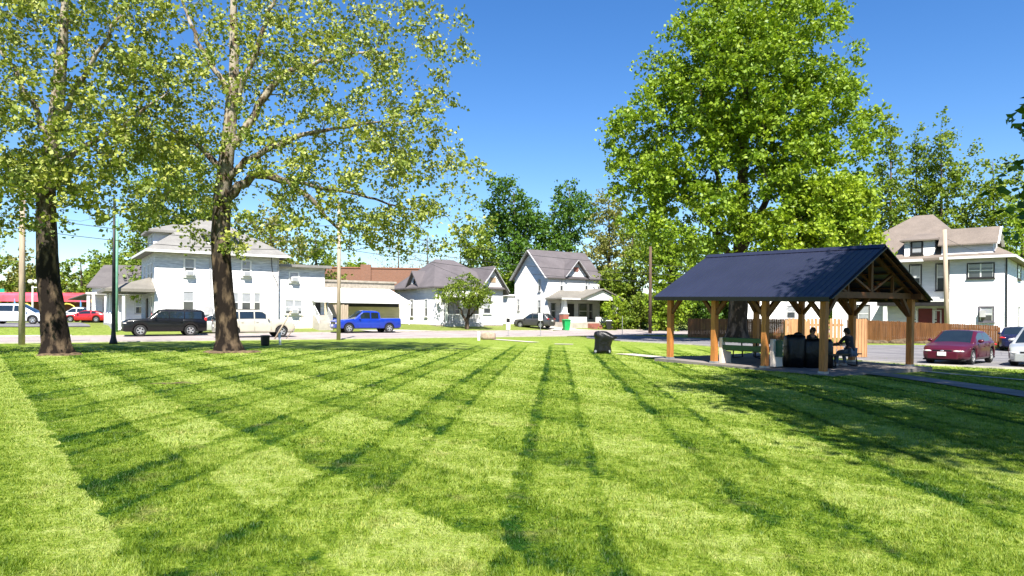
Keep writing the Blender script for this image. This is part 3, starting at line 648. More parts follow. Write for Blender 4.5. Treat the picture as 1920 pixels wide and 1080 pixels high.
# far-off wood closing the horizon
r = np.random.default_rng(5); n = 42000
th = r.uniform(-0.95, 0.95, n); R = r.uniform(150, 175, n); Xw = R*np.sin(th); Yw = R*np.cos(th)
hh = 8.5 + 2.5*np.sin(th*23) + 1.8*np.sin(th*51+1) + 1.2*np.sin(th*97+2)
cc = np.stack([Xw, Yw, r.uniform(0, 1, n)**.7*hh + .5], 1); nrm = r.normal(size=(n, 3)); nrm /= np.linalg.norm(nrm, axis=1)[:, None]
ax = np.cross(nrm, r.normal(size=(n, 3))); ax /= np.linalg.norm(ax, axis=1)[:, None]; b_ = np.cross(nrm, ax); s = r.uniform(.5, 1.1, n)[:, None]
V = np.stack([cc-ax*s, cc+b_*s*.8, cc+ax*s, cc-b_*s*.8], 1).reshape(-1, 3)
tag(np_mesh('far_wood', V, np.arange(n*4).reshape(n, 4), LF_MID), 'far-off wooded skyline beyond the houses', 'wood', kind='stuff')

# ---------------------------------------------------------------- houses
def win(h, W, s0, s1, z0, z1, case=None, blind=0.5, split=1, sash=None, cw=.09, ac=False):
    case = case or M['trim']; sash = sash or M['trim']
    f = MB()
    f.wbox(W, s0-cw, s0, z0-cw, z1+cw, 0, .06); f.wbox(W, s1, s1+cw, z0-cw, z1+cw, 0, .06)
    f.wbox(W, s0, s1, z1, z1+cw, 0, .06); f.wbox(W, s0, s1, z0-cw, z0, 0, .06)
    o = f.build('window', case, h)
    p = MB(); p.wbox(W, s0, s1, z0, z1, -.05, .012); p.build('pane', M['pane'], o)
    if blind > 0: b = MB(); b.wbox(W, s0+.03, s1-.03, z1-(z1-z0)*blind, z1-.03, .010, .018); b.build('blind', M['blind'], o)
    s = MB(); zm = (z0+z1)/2
    for k in range(split):
        a = s0 + (s1-s0)*k/split; b = s0 + (s1-s0)*(k+1)/split
        s.wbox(W, a+.001, b-.001, zm-.03, zm+.03, .012, .036); s.wbox(W, a+.001, a+.045, z0+.001, z1-.001, .012, .034); s.wbox(W, b-.045, b-.001, z0+.001, z1-.001, .012, .034)
    s.build('sash', sash, o)
    sl = MB(); sl.wbox(W, s0-cw-.04, s1+cw+.04, z0-cw-.06, z0-cw-.003, 0, .12); sl.build('sill', case, o)
    if ac:
        a = MB(); c = (s0+s1)/2; a.wbox(W, c-.32, c+.32, z0+.02, z0+.44, .04, .42); q = a.build('air_conditioner', M['trim'], h, bevel=.02)
        a = MB(); a.wbox(W, c-.25, c+.25, z0+.07, z0+.39, .42, .435); a.build('grille', M['blind'], q)
    return o
def hip(mb, x0, x1, y0, y1, z, oh, rise, rx0=None, rx1=None, ry=None, th=.2):
    X0, X1, Y0, Y1 = x0-oh, x1+oh, y0-oh, y1+oh; ry = (Y0+Y1)/2 if ry is None else ry
    if rx0 is None: hw = (Y1-Y0)/2; rx0, rx1 = X0+hw, X1-hw
    vs = [(X0,Y0,z),(X1,Y0,z),(X1,Y1,z),(X0,Y1,z),(X0,Y0,z+th),(X1,Y0,z+th),(X1,Y1,z+th),(X0,Y1,z+th),(rx0,ry,z+th+rise),(rx1,ry,z+th+rise)]
    return mb.add(vs, [(0,3,2,1),(0,1,5,4),(1,2,6,5),(2,3,7,6),(3,0,4,7),(4,5,9,8),(6,7,8,9),(5,6,9),(7,4,8)])
def gable(mb, x0, x1, y0, y1, z, oh, rise, axis='x', th=.18, og=None):
    og = oh if og is None else og
    if axis == 'x':
        Y0, Y1 = y0-oh, y1+oh; c = (y0+y1)/2; X0, X1 = x0-og, x1+og; k = rise/(c-y0); zl = z-k*oh
        prof = [(Y0, zl), (Y1, zl), (Y1, zl+th), (c, z+rise+th), (Y0, zl+th)]; inner = [(Y0, zl), (c, z+rise), (Y1, zl), (Y1, zl+th), (c, z+rise+th), (Y0, zl+th)]
        return mb.prism([(0, a, b) for a, b in inner], (X0, 0, 0), (X1, 0, 0))
    X0, X1 = x0-oh, x1+oh; c = (x0+x1)/2; k = rise/(c-x0); zl = z-k*oh
    inner = [(X0, zl), (c, z+rise), (X1, zl), (X1, zl+th), (c, z+rise+th), (X0, zl+th)]
    return mb.prism([(a, 0, b) for a, b in inner], (0, y0-og, 0), (0, y1+og, 0))
def tri(mb, W, s0, s1, z0, z1, d0, d1):                  # gable-end triangle on wall W
    ox, oy, ex, ey = W; P = lambda a, d, z: (ox+ex*a+ey*d, oy+ey*a-ex*d, z); c = (s0+s1)/2
    return mb.add([P(s0,d0,z0),P(s1,d0,z0),P(c,d0,z1),P(s0,d1,z0),P(s1,d1,z0),P(c,d1,z1)], [(0,2,1),(3,4,5),(0,1,4,3),(1,2,5,4),(2,0,3,5)])
class House:
    def __init__(s, name, label, cat, X0, Y0, ang, zb):
        s.X0, s.Y0, s.ang, s.zb = X0, Y0, rad(ang), zb; s.e = (math.cos(s.ang), math.sin(s.ang)); s.n = (-s.e[1], s.e[0])
        s.o = empty(name, (X0, Y0, zb), s.ang, label, cat)
    def wp(s, x, y): return s.X0 + s.e[0]*x + s.n[0]*y, s.Y0 + s.e[1]*x + s.n[1]*y
    def sx(s, px, y=0.0):                                # local x where ray px meets the plane local y
        k = (px-960)/FPX; a, b = s.wp(0, y); return (k*b - a) / (s.e[0] - k*s.e[1])
    def sy(s, px, x=0.0):
        k = (px-960)/FPX; a, b = s.wp(x, 0); return (k*b - a) / (s.n[0] - k*s.n[1])
    def z(s, px, py, x, y): return Zp(px, py, s.wp(x, y)[1]) - s.zb
    def fwin(s, p0, y0, p1, y1, yl=0.0, **k):            # window on a front wall, given by its outline
        a, b = s.sx(p0, yl), s.sx(p1, yl); zt = s.z(p0, y0, a, yl); zb = s.z(p0, y1, a, yl)
        return win(s.o, (0, yl, 1, 0), a, b, zb, zt, **k)
    def rwin(s, p0, y0, p1, y1, xl, **k):                # on a wall facing local +x
        a, b = s.sy(p0, xl), s.sy(p1, xl); return win(s.o, (xl, 0, 0, 1), a, b, s.z(p0, y1, xl, a), s.z(p0, y0, xl, a), **k)
    def lwin(s, y0, y1, z0, z1, xl=0.0, **k): return win(s.o, (xl, 0, 0, -1), -y1, -y0, z0, z1, **k)
S33 = 33.4
# ---- house A: big white hip-roofed house
H = House('white_house', 'big white foursquare house with grey hip roof behind the black van', 'house', -29.7, 59.8, S33, .55)
e = 6.3; LX = 10.2
mb = MB(); mb.box(0, LX, 0, 9, -.6, e); mb.build('wall', M['shake'], H.o)
mb = MB(); mb.box(-.03, LX+.03, -.03, 9.03, -.7, .35); mb.build('foundation', M['foundation'], H.o)
mb = MB(); hip(mb, 0, LX, 0, 9, e, .75, 3.25, 4.0, 6.0); rf = mb.build('roof', M['roof_grey'], H.o)
mb = MB(); mb.box(-.78, LX+.78, -.80, -.75, e-.03, e+.17); mb.box(-.80, -.75, -.75, 9.7, e-.03, e+.17); mb.box(LX+.75, LX+.80, -.75, 9.7, e-.03, e+.17); mb.build('gutter', M['trim'], rf)
# dormer facing left
d = MB(); d.box(.2, 3.4, 2.6, 6.4, e+.3, e+1.9); dm = d.build('dormer', M['siding'], H.o)
d = MB(); hip(d, .2, 3.6, 2.6, 6.4, e+1.9, .5, .8, 2.0, 3.6); d.build('dormer_roof', M['roof_grey'], dm)
win(dm, (.2, 0, 0, -1), -5.6, -3.4, e+.75, e+1.6, split=2, case=M['greytrim'])
# dormer facing the street
d = MB(); d.box(4.2, 6.4, .6, 3.6, e+.3, e+1.75); dm = d.build('dormer', M['siding'], H.o)
d = MB(); hip(d, 4.2, 6.4, .6, 4.2, e+1.75, .35, .55, 5.0, 5.6); d.build('dormer_roof', M['roof_grey'], dm)
win(dm, (4.2, .6, 1, 0), .5, 1.7, e+.75, e+1.5, case=M['darktrim'])
for p in ((345.5, 486, 364, 517, True), (453, 490, 469, 518, True)): H.fwin(*p[:4], ac=p[4])
for p in ((343, 547, 363, 583), (437, 550, 447, 583.5), (453, 550, 470, 583.5), (476, 550, 488, 583.5)): H.fwin(*p)
H.lwin(1.2, 2.2, 3.9, 5.4); H.lwin(3.2, 4.2, 3.9, 5.4); H.lwin(6, 7, 3.9, 5.4); H.lwin(1.0, 2.3, .9, 2.6); 
d = MB(); d.box(-.08, -.003, 4.1, 5.1, .45, 2.5); d.build('door', M['darktrim'], H.o)
d = MB(); a = H.sx(393); d.wbox((0, 0, 1, 0), a-.05, a+.05, .3, 6.1, .003, .08); a = H.sx(521); d.wbox((0, 0, 1, 0), a-.05, a+.05, .3, 6.1, .003, .08); d.build('downpipe', M['greytrim'], H.o)
d = MB(); d.tube([(H.sx(q), -.05, H.z(q, yy, H.sx(q), 0)) for q, yy in ((508, 480), (509, 500), (511, 515), (518, 528), (521, 543))], .03, 5); d.build('cable', M['darktrim'], H.o)
d = MB(); a = H.sx(390); d.wbox((0, 0, 1, 0), a-.35, a+.35, 1.1, 1.8, .003, .12); d.build('meter_box', M['greytrim'], H.o)
# front porch at the left end
pd = 3.1
d = MB(); d.box(-pd, -.01, 0, 9, -.5, .35); d.build('porch_floor', M['greytrim'], H.o)
d = MB(); d.add([(-pd-.5,-.5,2.95),(.0,-.5,2.95),(.0,9.5,2.95),(-pd-.5,9.5,2.95),(-pd-.5,-.5,3.2),(-.004,-.5,3.2),(-.004,9.5,3.2),(-pd-.5,9.5,3.2),(-.01,2.2,4.3),(-.01,6.8,4.3)],
      [(0,3,2,1),(0,1,5,4),(1,2,6,5),(2,3,7,6),(3,0,4,7),(4,5,8),(4,8,9,7),(7,9,6),(5,6,9,8)]); d.build('porch_roof', M['roof_porch'], H.o)
for y in (.3, 3.1, 5.9, 8.7):
    d = MB(); d.box(-pd+.05, -pd+.65, y-.3, y+.3, -.6, 1.25); c = d.build('porch_pillar', M['siding'], H.o)
    d = MB(); d.tube([(-pd+.35, y, 1.25), (-pd+.35, y, 1.4), (-pd+.35, y, 2.96)], [.22, .17, .12], 12); d.build('column', M['trim'], c, smooth=False)
d = MB(); 
for y0 in (.65, 3.45, 6.25):
    d.box(-pd+.3, -pd+.4, y0, y0+2.1, 1.0, 1.08); d.box(-pd+.3, -pd+.4, y0, y0+2.1, .45, .52)
    for i in range(9): d.box(-pd+.33, -pd+.37, y0+.1+i*.23, y0+.14+i*.23, .52, 1.0)
d.build('railing', M['trim'], H.o)
# annex at the right end
ax0, ax1 = LX+.02, H.sx(611)
az = H.z(560, 500, 12, 0)
mb = MB(); mb.box(ax0, ax1, .4, 7.5, -.6, az); mb.build('annex_wall', M['shake'], H.o)
mb = MB(); mb.box(ax0, ax1+.45, -.1, 7.9, az, az+.12); mb.box(ax0, ax1+.5, -.15, -.102, az-.05, az+.2); mb.build('annex_roof', M['roof_grey'], H.o)
H.fwin(542.5, 511, 559, 528, .4, ac=True, blind=.6); H.fwin(535, 563, 566, 588, .4, split=2, blind=.8, ac=True)
d = MB(); a, b = H.sx(591, .4), H.sx(600.5, .4); zt = H.z(595, 566, a, .4); zb = H.z(595, 590, a, .4)
d.wbox((0, .4, 1, 0), a, b, zb, zt, .003, .05); d.build('door', M['darktrim'], H.o)
d = MB(); ox = a; d.add([(a-.35, .39, zt+.1), (b+.3, .39, zt+.1), (b+.3, .39, zt+.5), (a-.35, .39, zt+.5), (a-.35, -.8, zt-.05), (b+.3, -.8, zt-.05), (b+.3, -.8, zt), (a-.35, -.8, zt)],
      [(0,1,2,3),(4,7,6,5),(0,4,5,1),(3,2,6,7),(0,3,7,4),(1,5,6,2)]); d.build('door_awning', M['trim'], H.o)
d = MB()
for i in range(5): d.box(a-.3, b+.5, -.1-.32*i-.3, -.1-.32*i+.02+(.47 if i == 0 else 0), -.6, zb-.03-.19*i)
st = d.build('steps', M['concrete'], H.o)
d = MB()
for xx in (a-.28, b+.45):
    d.beam((xx, -.2, zb+.85), (xx, -1.7, zb-.05), .04, .05)
    for i in range(6): d.box(xx-.015, xx+.015, -.25-.28*i, -.22-.28*i, zb-.1-.18*i, zb+.82-.17*i)
d.build('handrail', M['trim'], st)
# ---- house B: small grey-roofed house behind it
H = House('small_house', 'small white house with plain grey gable roof behind the left porch', 'house', X_(172, 80), 80, S33-26, .7)
ez = 4.1
mb = MB(); mb.box(0, 9, 0, 8, -.5, ez); tri(mb, (0, 0, 0, -1), -8, 0, ez, ez+2.35, -.2, 0); mb.build('wall', M['siding'], H.o)
mb = MB(); gable(mb, 0, 9, 0, 8, ez, .4, 2.4); mb.build('roof', M['roof_dark'], H.o)
mb = MB(); mb.add([(-2.6, .2, 2.5), (0, .2, 3.4), (0, 5, 3.4), (-2.6, 5, 2.5), (-2.6, .2, 2.62), (0, .2, 3.55), (0, 5, 3.55), (-2.6, 5, 2.62)], [(0,3,2,1),(4,5,6,7),(0,1,5,4),(2,3,7,6),(3,0,4,7),(1,2,6,5)]); mb.build('awning', M['roof_dark'], H.o)
mb = MB(); mb.box(.3, 6, -2.2, -.01, 3.1, 3.3); mb.build('porch_roof', M['trim'], H.o)
for x in (.5, 2.3, 4.1):
    mb = MB(); mb.box(x-.15, x+.15, -2.05, -1.75, -.3, 3.1); mb.build('column', M['trim'], H.o)
mb = MB(); mb.box(-.1, 6.2, -2.3, -.01, -.4, .25); mb.build('porch_floor', M['greytrim'], H.o)
win(H.o, (0, 0, 1, 0), 1.2, 2.0, 1.1, 2.5, case=M['greytrim']); win(H.o, (0, 0, 1, 0), 4.6, 5.4, 1.1, 2.5, case=M['greytrim'])
# ---- carport / garage between the houses
x0, y0 = ray_t(640, 24.0)
H = House('garage', 'cream garage with a white sloping awning between the two white houses', 'garage', x0, y0, S33, .7)
b = H.sx(749); zw = H.z(700, 576, b/2, 0)
mb = MB(); mb.box(-2.2, b, 0, 6, -.5, 3.3); mb.build('wall', mat('cream_boards', (.62, .53, .36), .7, .08, 1, pattern='siding', per=.22, pstr=.9, pdist=.04), H.o)
z1 = H.z(700, 543, b/2, -.2); z2 = H.z(700, 569, b/2, -2.4)
mb = MB(); mb.add([(-2.0, 0, z1), (b-1.2, 0, z1), (b+.3, -2.4, z2), (-2.4, -2.4, z2), (-2.0, 0, z1+.1), (b-1.2, 0, z1+.1), (b+.3, -2.4, z2+.16), (-2.4, -2.4, z2+.16)],
     [(0,3,2,1),(4,5,6,7),(0,1,5,4),(1,2,6,5),(2,3,7,6),(3,0,4,7)]); mb.build('awning', M['trim'], H.o, fix=True)
mb = MB(); mb.box(-.2, b-.1, -.06, -.003, 1.9, z1-.3); mb.build('dark_band', M['black'], H.o)  # black band across the wall below the awning
mb = MB(); mb.box(b+.05, b+.15, -2.3, -2.2, -.4, z2); mb.box(-2.3, -2.2, -2.3, -2.2, -.4, z2); mb.build('post', M['trim'], H.o)
mb = MB(); zr = H.z(680, 530, 2, 3); mb.box(-2.8, b-.6, .02, 6.4, z1+.12, zr-.1); mb.box(-3, b-.4, -.1, 6.6, zr-.1, zr+.1); mb.build('roof', M['foundation'], H.o)
# board fence beside it
H2 = empty('board_fence', (*ray_t(613, 20.5), .5), rad(S33), 'short weathered board fence beside the annex steps', 'fence')
mb = MB(); 
for i in range(11): mb.box(i*.2, i*.2+.18, 0, .03, 0, 2.2 + .03*((i*7) % 3))
mb.build('boards', M['pole_wood'], H2)
# ---- brick building behind
x0, y0 = X_(575, 112), 112
H = House('brick_building', 'long low orange brick building behind the garage roof', 'building', x0, y0, 8, .5)
zt = H.z(660, 503, 7, 0)
mb = MB(); mb.box(0, 19, 0, 10, 0, zt); mb.build('wall', M['brick_wall'], H.o)
mb = MB(); mb.box(8.2, 9.8, -.5, .8, 0, zt+.6); mb.build('chimney', M['brick_wall'], H.o)
mb = MB(); mb.box(-.1, 19.1, -.1, 10.1, zt+.003, zt+.2); mb.build('coping', mat('coping', (.25, .11, .07), .9), H.o)
# ---- house C: cottage
H = House('cottage', 'white one storey cottage with plum grey hip roof and small porch', 'house', -8.04, 75.9, S33, .65)
L, D_ = 8.4, 10.5; e = 4.0; fx0 = H.sx(904)
mb = MB(); mb.box(0, 1.0, 0, D_, -.2, e); mb.box(1.0, fx0, 1.9, D_, -.2, e); mb.box(fx0, L, 0, D_, -.2, e)
mb.build('wall', M['siding'], H.o)
mb = MB(); mb.box(-.03, L+.03, -.03, D_+.03, -.6, .1); mb.build('foundation', M['foundation'], H.o)
mb = MB(); hip(mb, 0, L, 0, D_, e, .45, 3.3, 2.6, 5.0, th=.15); gable(mb, fx0-.2, L, -.1, 5.0, e+.1, .45, 2.3, axis='y'); rf = mb.build('roof', M['roof_plum'], H.o)
mb = MB(); tri(mb, (0, -.12, 1, 0), fx0-.2, L, e+.1, e+2.35, -.1, .1); gw = mb.build('gable_wall', M['siding'], H.o)
c = (fx0-.2+L)/2; mb = MB(); mb.wbox((0, -.12, 1, 0), c-.35, c+.35, e+.75, e+1.3, .102, .14); mb.build('vent', mat('vent_tan', (.35, .25, .16), .7), gw)
mb = MB()
for sg in (-1, 1): mb.beam((c, -.6, e+2.35), (c+sg*(L-fx0+.2+.9)/2, -.6, e-.28), .05, .28, up=(0, 1, 0))
mb.build('bargeboard', M['greytrim'], gw)
# small gablet on the left slope
mb = MB(); gable(mb, -.2, 3.0, 3.6, 6.4, e+.35, .25, 1.5, axis='x'); gb_ = mb.build('gablet_roof', M['roof_plum'], H.o)
mb = MB(); tri(mb, (-.05, 0, 0, -1), -6.4, -3.6, e+.35, e+1.8, -.3, 0); g2 = mb.build('gablet_wall', M['siding'], H.o); mb = MB(); mb.box(-.1, -.052, 4.75, 5.25, e+.6, e+1.1); mb.build('vent', M['darktrim'], g2)
for y0_, y1_ in ((H.sy(775), H.sy(770)), (H.sy(801.5), H.sy(797))): H.lwin(min(y0_, y1_), max(y0_, y1_), 1.0, 2.75, case=M['trim'])
H.fwin(906.5, 568, 919.5, 587, 0.0)
mb = MB(); mb.box(1.6, 2.5, 1.82, 1.895, .35, 2.4); mb.build('door', M['darktrim'], H.o); win(H.o, (0, 1.9, 1, 0), 3.3, 4.3, 1.1, 2.4, case=M['greytrim'])
mb = MB(); mb.box(.98, fx0+.02, -.3, 1.9, -.5, .3); mb.build('porch_floor', M['greytrim'], H.o)
mb = MB(); mb.box(.6, fx0, -.45, 0, e-1.0, e-.85); mb.box(1.0, fx0, -.25, -.05, e-.85, e-.1); mb.build('porch_beam', M['trim'], H.o)
for x in (1.2, 3.0, fx0-.3):
    mb = MB(); mb.box(x-.12, x+.12, -.2, .04, .3, e-.85); mb.build('column', M['trim'], H.o)
mb = MB(); mb.box(1.3, fx0-.4, -.12, -.05, 1.15, 1.23)
for i in range(22): mb.box(1.35+i*.19, 1.40+i*.19, -.11, -.07, .3, 1.15)
mb.build('railing', M['trim'], H.o)
# ---- house D: two-storey gabled house with porch
H = House('gabled_house', 'white two storey house with steep dark gables and brick pier porch', 'house', X_(1027, 84), 84, S33, .6)
L, D_ = 7.9, 7.0; e = H.z(1027, 517, 0, 0)
mb = MB(); mb.box(0, L, 0, D_, -.2, e); tri(mb, (0, 0, 0, -1), -D_, 0, e, e+3.15, -.2, 0); mb.build('wall', M['siding'], H.o)
mb = MB(); mb.box(-.03, L+.03, -.03, D_+.03, -.6, .1); mb.build('foundation', M['foundation'], H.o)
mb = MB(); gable(mb, 0, L, 0, D_, e, .3, 3.2, th=.12, og=.45); rf = mb.build('roof', M['roof_plum'], H.o)
mb = MB()
for sg in (-1, 1): mb.beam((-.5, D_/2, e+3.2), (-.5, D_/2+sg*(D_/2+.32), e-.30), .05, .26, up=(1, 0, 0))
mb.build('bargeboard', M['greytrim'], rf)
c = H.sx(1079); gwd = 1.55
mb = MB(); gable(mb, c-gwd, c+gwd, -.25, 2.6, e+.25, .25, 1.75, axis='y', th=.12); w2 = mb.build('wall_gable_roof', M['roof_plum'], H.o)
mb = MB(); tri(mb, (0, -.02, 1, 0), c-gwd, c+gwd, e+.22, e+1.95, -2, .04); mb.wbox((0, -.02, 1, 0), c-gwd, c+gwd, e-.6, e+.22, -.2, .04); g1 = mb.build('wall_gable', M['siding'], H.o)
mb = MB(); mb.wbox((0, -.06, 1, 0), c-.36, c+.36, e+.65, e+1.15, .003, .04); mb.build('vent', M['brick'], g1)
mb = MB()
for sg in (-1, 1): mb.beam((c, -.52, e+2.0), (c+sg*(gwd+.3), -.52, e-.05), .05, .2, up=(0, 1, 0))
mb.build('bargeboard', M['greytrim'], g1)
H.fwin(1050, 526.5, 1055, 544, case=M['greytrim']); H.fwin(1097, 527, 1101.5, 543, case=M['greytrim'])
def lw(h, p0, p1, y0, y1, **k):
    a, b = sorted((h.sy(p0), h.sy(p1))); zt = h.z(p0, y0, 0, (a+b)/2); zb = h.z(p0, y1, 0, (a+b)/2); h.lwin(a, b, zb, zt, **k)
lw(H, 1009.5, 1013, 525, 545, case=M['greytrim']); lw(H, 1009, 1013.5, 564, 587, case=M['greytrim']); lw(H, 970.5, 974, 562, 581, case=M['greytrim'])
mb = MB(); mb.box(-1.0, 2.0, D_, D_+3, -.2, 3.6); mb.box(-1.3, 2.2, D_-.2, D_+3.3, 3.6, 3.8); mb.build('rear_wing', M['siding'], H.o)
# porch
p0 = .15; p1 = L+.9; pdp = -2.6; pe = H.z(1035, 561, 0, pdp); ph = 1.35
mb = MB(); mb.box(p0, p1, pdp, -.01, -.6, .45); mb.build('porch_floor', M['concrete'], H.o)
mb = MB(); hip(mb, p0, p1, pdp, -.2, pe, .4, .95, p0+1.4, p1-1.4, ry=-.05, th=.18); gable(mb, p0+2.6, p1-.2, pdp-.35, -.3, pe+.2, .35, 1.05, axis='y', th=.1); pr = mb.build('porch_roof', M['roof_porch'], H.o)
mb = MB(); tri(mb, (0, pdp-.35, 1, 0), p0+2.6, p1-.2, pe+.1, pe+1.15, -.1, .1); mb.box(p0-.4, p1+.4, pdp-.46, pdp-.40, pe-.02, pe+.16); mb.build('porch_gable', M['trim'], H.o)
for x in (p0+.5, p1-.4):
    mb = MB(); mb.box(x-.38, x+.38, pdp-.05, pdp+.7, -.6, 1.35); pc = mb.build('porch_pier', M['brick'], H.o)
    mb = MB(); mb.loft([[(x+sx*a, pdp+.33+sy*a, z) for sx, sy in ((-1,-1),(1,-1),(1,1),(-1,1))] for a, z in ((.42, 1.36), (.42, 1.46), (.30, 1.46), (.2, pe))]); mb.build('column', M['trim'], pc)
for q0, q1 in ((p0+.9, 3.9), (5.4, p1-.8)): mb = MB(); mb.box(q0, q1, pdp+.2, pdp+.4, .3, 1.05); mb.build('porch_wall', M['siding'], H.o)
mb = MB(); 
for i in range(3): mb.box(3.9, 5.4, pdp-.35*(i+1), pdp-.35*i, -.6, .3-.2*i)
mb.build('steps', M['brick'], H.o)
mb = MB(); mb.box(2.9, 3.85, -.07, -.003, .5, 2.6); mb.build('door', M['darktrim'], H.o)
for a, b in ((.5, 1.1), (1.9, 2.3), (4.6, 5.9), (6.2, 6.7)): win(H.o, (0, 0, 1, 0), a, b, .9, 2.6, blind=0, case=M['darktrim'], cw=.05)
# red shed between cottage and gabled house
x, y = X_(949.5, 92), 92
t = empty('red_shed', (x, y, .6), rad(10), 'narrow red wooden shed between the cottage and the gabled house', 'shed')
mb = MB(); mb.box(-.5, .95, 0, 3, 0, 3.1); mb.build('wall', mat('barn_red', (.30, .035, .025), .7, .15, 2, pattern='planks', per=.2), t)
mb = MB(); mb.box(-.6, 1.05, -.15, 3.1, 3.1, 3.25); mb.build('roof', M['roof_dark'], t)
# ---- house E: right, tan roof
X0, Y0 = 27.6, 62.0
H = House('tan_roofed_house', 'large white house with tan hip roof behind the cedar fence', 'house', X0, Y0, -40, 0.0)
L, D_ = 12.5, 12.0; e = H.z(1780, 489, H.sx(1780), 0); wx = H.sx(1784)
mb = MB(); mb.box(0, wx, 0, D_, -.3, e); mb.box(wx, L, -.9, D_, -.3, e+.002); mb.build('wall', M['siding'], H.o)
mb = MB(); hip(mb, 0, wx+1.2, 0, D_-1, e, .55, H.z(1740, 404, 6, 6)-e-.2, 5.2, 6.6, th=.18)
hip(mb, wx-1.2, L, -.9, D_-.2, e+.01, .55, 2.0, wx+.5, L-2.6, ry=6, th=.18); rf = mb.build('roof', M['roof_tan'], H.o)
mb = MB(); mb.box(-.6, wx-.56, -.60, -.552, e, e+.2); mb.box(wx-.6, L+.6, -1.5, -1.452, e+.01, e+.2); mb.box(L+.552, L+.6, -1.45, D_, e+.01, e+.2); mb.build('gutter', M['trim'], rf)
# front dormer
a, b = H.sx(1695, -.1), H.sx(1752, -.1); zt = H.z(1722, 452, (a+b)/2, -.1)
mb = MB(); mb.box(a, b, -.1, 4.5, e+.15, zt); dm = mb.build('dormer', M['siding'], H.o)
mb = MB(); hip(mb, a, b, -.1, 6.4, zt, .3, 1.1, (a+b)/2-.3, (a+b)/2+.3, ry=4.0, th=.1); mb.build('dormer_roof', M['roof_tan'], dm)
a2, b2 = H.sx(1709, -.1), H.sx(1728, -.1); win(dm, (0, -.1, 1, 0), a2, b2, H.z(1722, 476, a2, -.1), H.z(1722, 454.5, a2, -.1), case=M['darktrim'], sash=M['darktrim'], blind=.9)
# gable dormer on the right, facing right
gz0 = e+.1; yc = .9; gz1 = H.z(1843, 426, L-1.2, yc)
mb = MB(); mb.box(8.2, L-.9, yc-1.3, yc+1.3, gz0, gz1-1.1); tri(mb, (L-.9, 0, 0, 1), yc-1.3, yc+1.3, gz1-1.1, gz1-.1, -.2, 0); dm = mb.build('dormer', M['siding'], H.o)
mb = MB(); gable(mb, 8.3, L-.9, yc-1.3, yc+1.3, gz1-1.15, .3, 1.1, th=.1); mb.build('dormer_roof', M['roof_tan'], dm)
mb = MB()
for sg in (-1, 1): mb.beam((L-.57, yc, gz1), (L-.57, yc+sg*1.6, gz1-1.42), .04, .2, up=(1, 0, 0))
mb.build('bargeboard', M['trim'], dm)
win(dm, (L-.9, 0, 0, 1), yc-.45, yc+.45, gz1-2.5, gz1-.9, case=M['greytrim'])
for p in ((1706.5, 498, 1725.5, 542), (1756, 496, 1775, 543)): H.fwin(*p, case=M['darktrim'], blind=.55)
yl = -.9
H.fwin(1815, 495.5, 1862, 520, yl, case=M['darktrim'], split=2, blind=.3); H.fwin(1838, 577, 1861, 601, yl, case=mat('grey_violet_trim', (.12, .11, .13), .6), blind=.6, cw=.12)
for p0_, p1_, yy in ((1885.5, 1888.5, yl), ): 
    a, b = H.sx(p0_, yl), H.sx(p1_, yl); mb = MB(); mb.wbox((0, yl, 1, 0), a, b, 0, e, .003, .08); mb.build('downpipe', M['darktrim'], H.o)
H.rwin(1907, 496, 1913, 521, L, case=M['darktrim'], blind=.3); H.rwin(1908, 576, 1911, 612, L, case=M['greytrim'])
H.fwin(1609, 573, 1629, 603, case=M['darktrim'], blind=.8)
mb = MB(); a = H.sx(1843, yl); mb.wbox((0, yl, 1, 0), a-.18, a+.18, e-4.4, e-3.9, .003, .3); mb.build('meter_box', M['greytrim'], H.o)
# porch
a = H.sx(1655); pz = H.z(1780, 566, wx, -1)
mb = MB(); mb.box(a, wx-.003, -1.9, -.01, pz, pz+.22); mb.box(a, wx-.003, -1.9, -.01, -.3, .25); mb.build('porch', M['trim'], H.o)
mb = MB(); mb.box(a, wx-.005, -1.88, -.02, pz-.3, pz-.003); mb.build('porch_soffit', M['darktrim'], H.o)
for px in (1660, 1781):
    q = H.sx(px, -1.7); mb = MB(); mb.box(q-.14, q+.14, -1.85, -1.57, .25, pz-.3); mb.build('column', M['trim'], H.o)
dr = mat('dark_red_door', (.09, .008, .01), .4, .1)
for p0_, p1_ in ((1722, 1748), ):
    q0, q1 = H.sx(p0_), H.sx(p1_); mb = MB(); mb.wbox((0, 0, 1, 0), q0, q1, .25, 2.5, .003, .05); mb.build('door', dr, H.o)
q0, q1 = wx-1.0, wx-.25; mb = MB(); mb.wbox((0, 0, 1, 0), q0, q1, .25, 2.5, .003, .05); mb.build('door', dr, H.o)
for p0_, p1_ in ((1709, 1719), (1751, 1763)): q0, q1 = H.sx(p0_), H.sx(p1_); win(H.o, (0, 0, 1, 0), q0, q1, .7, 2.3, case=M['greytrim'], blind=.4)
# ---- white house seen through the pavilion and one beyond the left edge of it
H = House('far_white_house', 'plain white house glimpsed under the middle of the pavilion', 'house', X_(1395, 82), 82, -12, .1)
mb = MB(); mb.box(0, 9, 0, 7, -.3, 4.4); tri(mb, (0, 0, 1, 0), 0, 9, 4.4, 7.0, -.2, 0); mb.build('wall', M['siding'], H.o)
mb = MB(); gable(mb, 0, 9, 0, 7, 4.4, .4, 2.7, axis='y'); mb.build('roof', M['roof_dark'], H.o)
win(H.o, (0, 0, 1, 0), 4.6, 5.5, 1.6, 2.9, case=M['greytrim'])

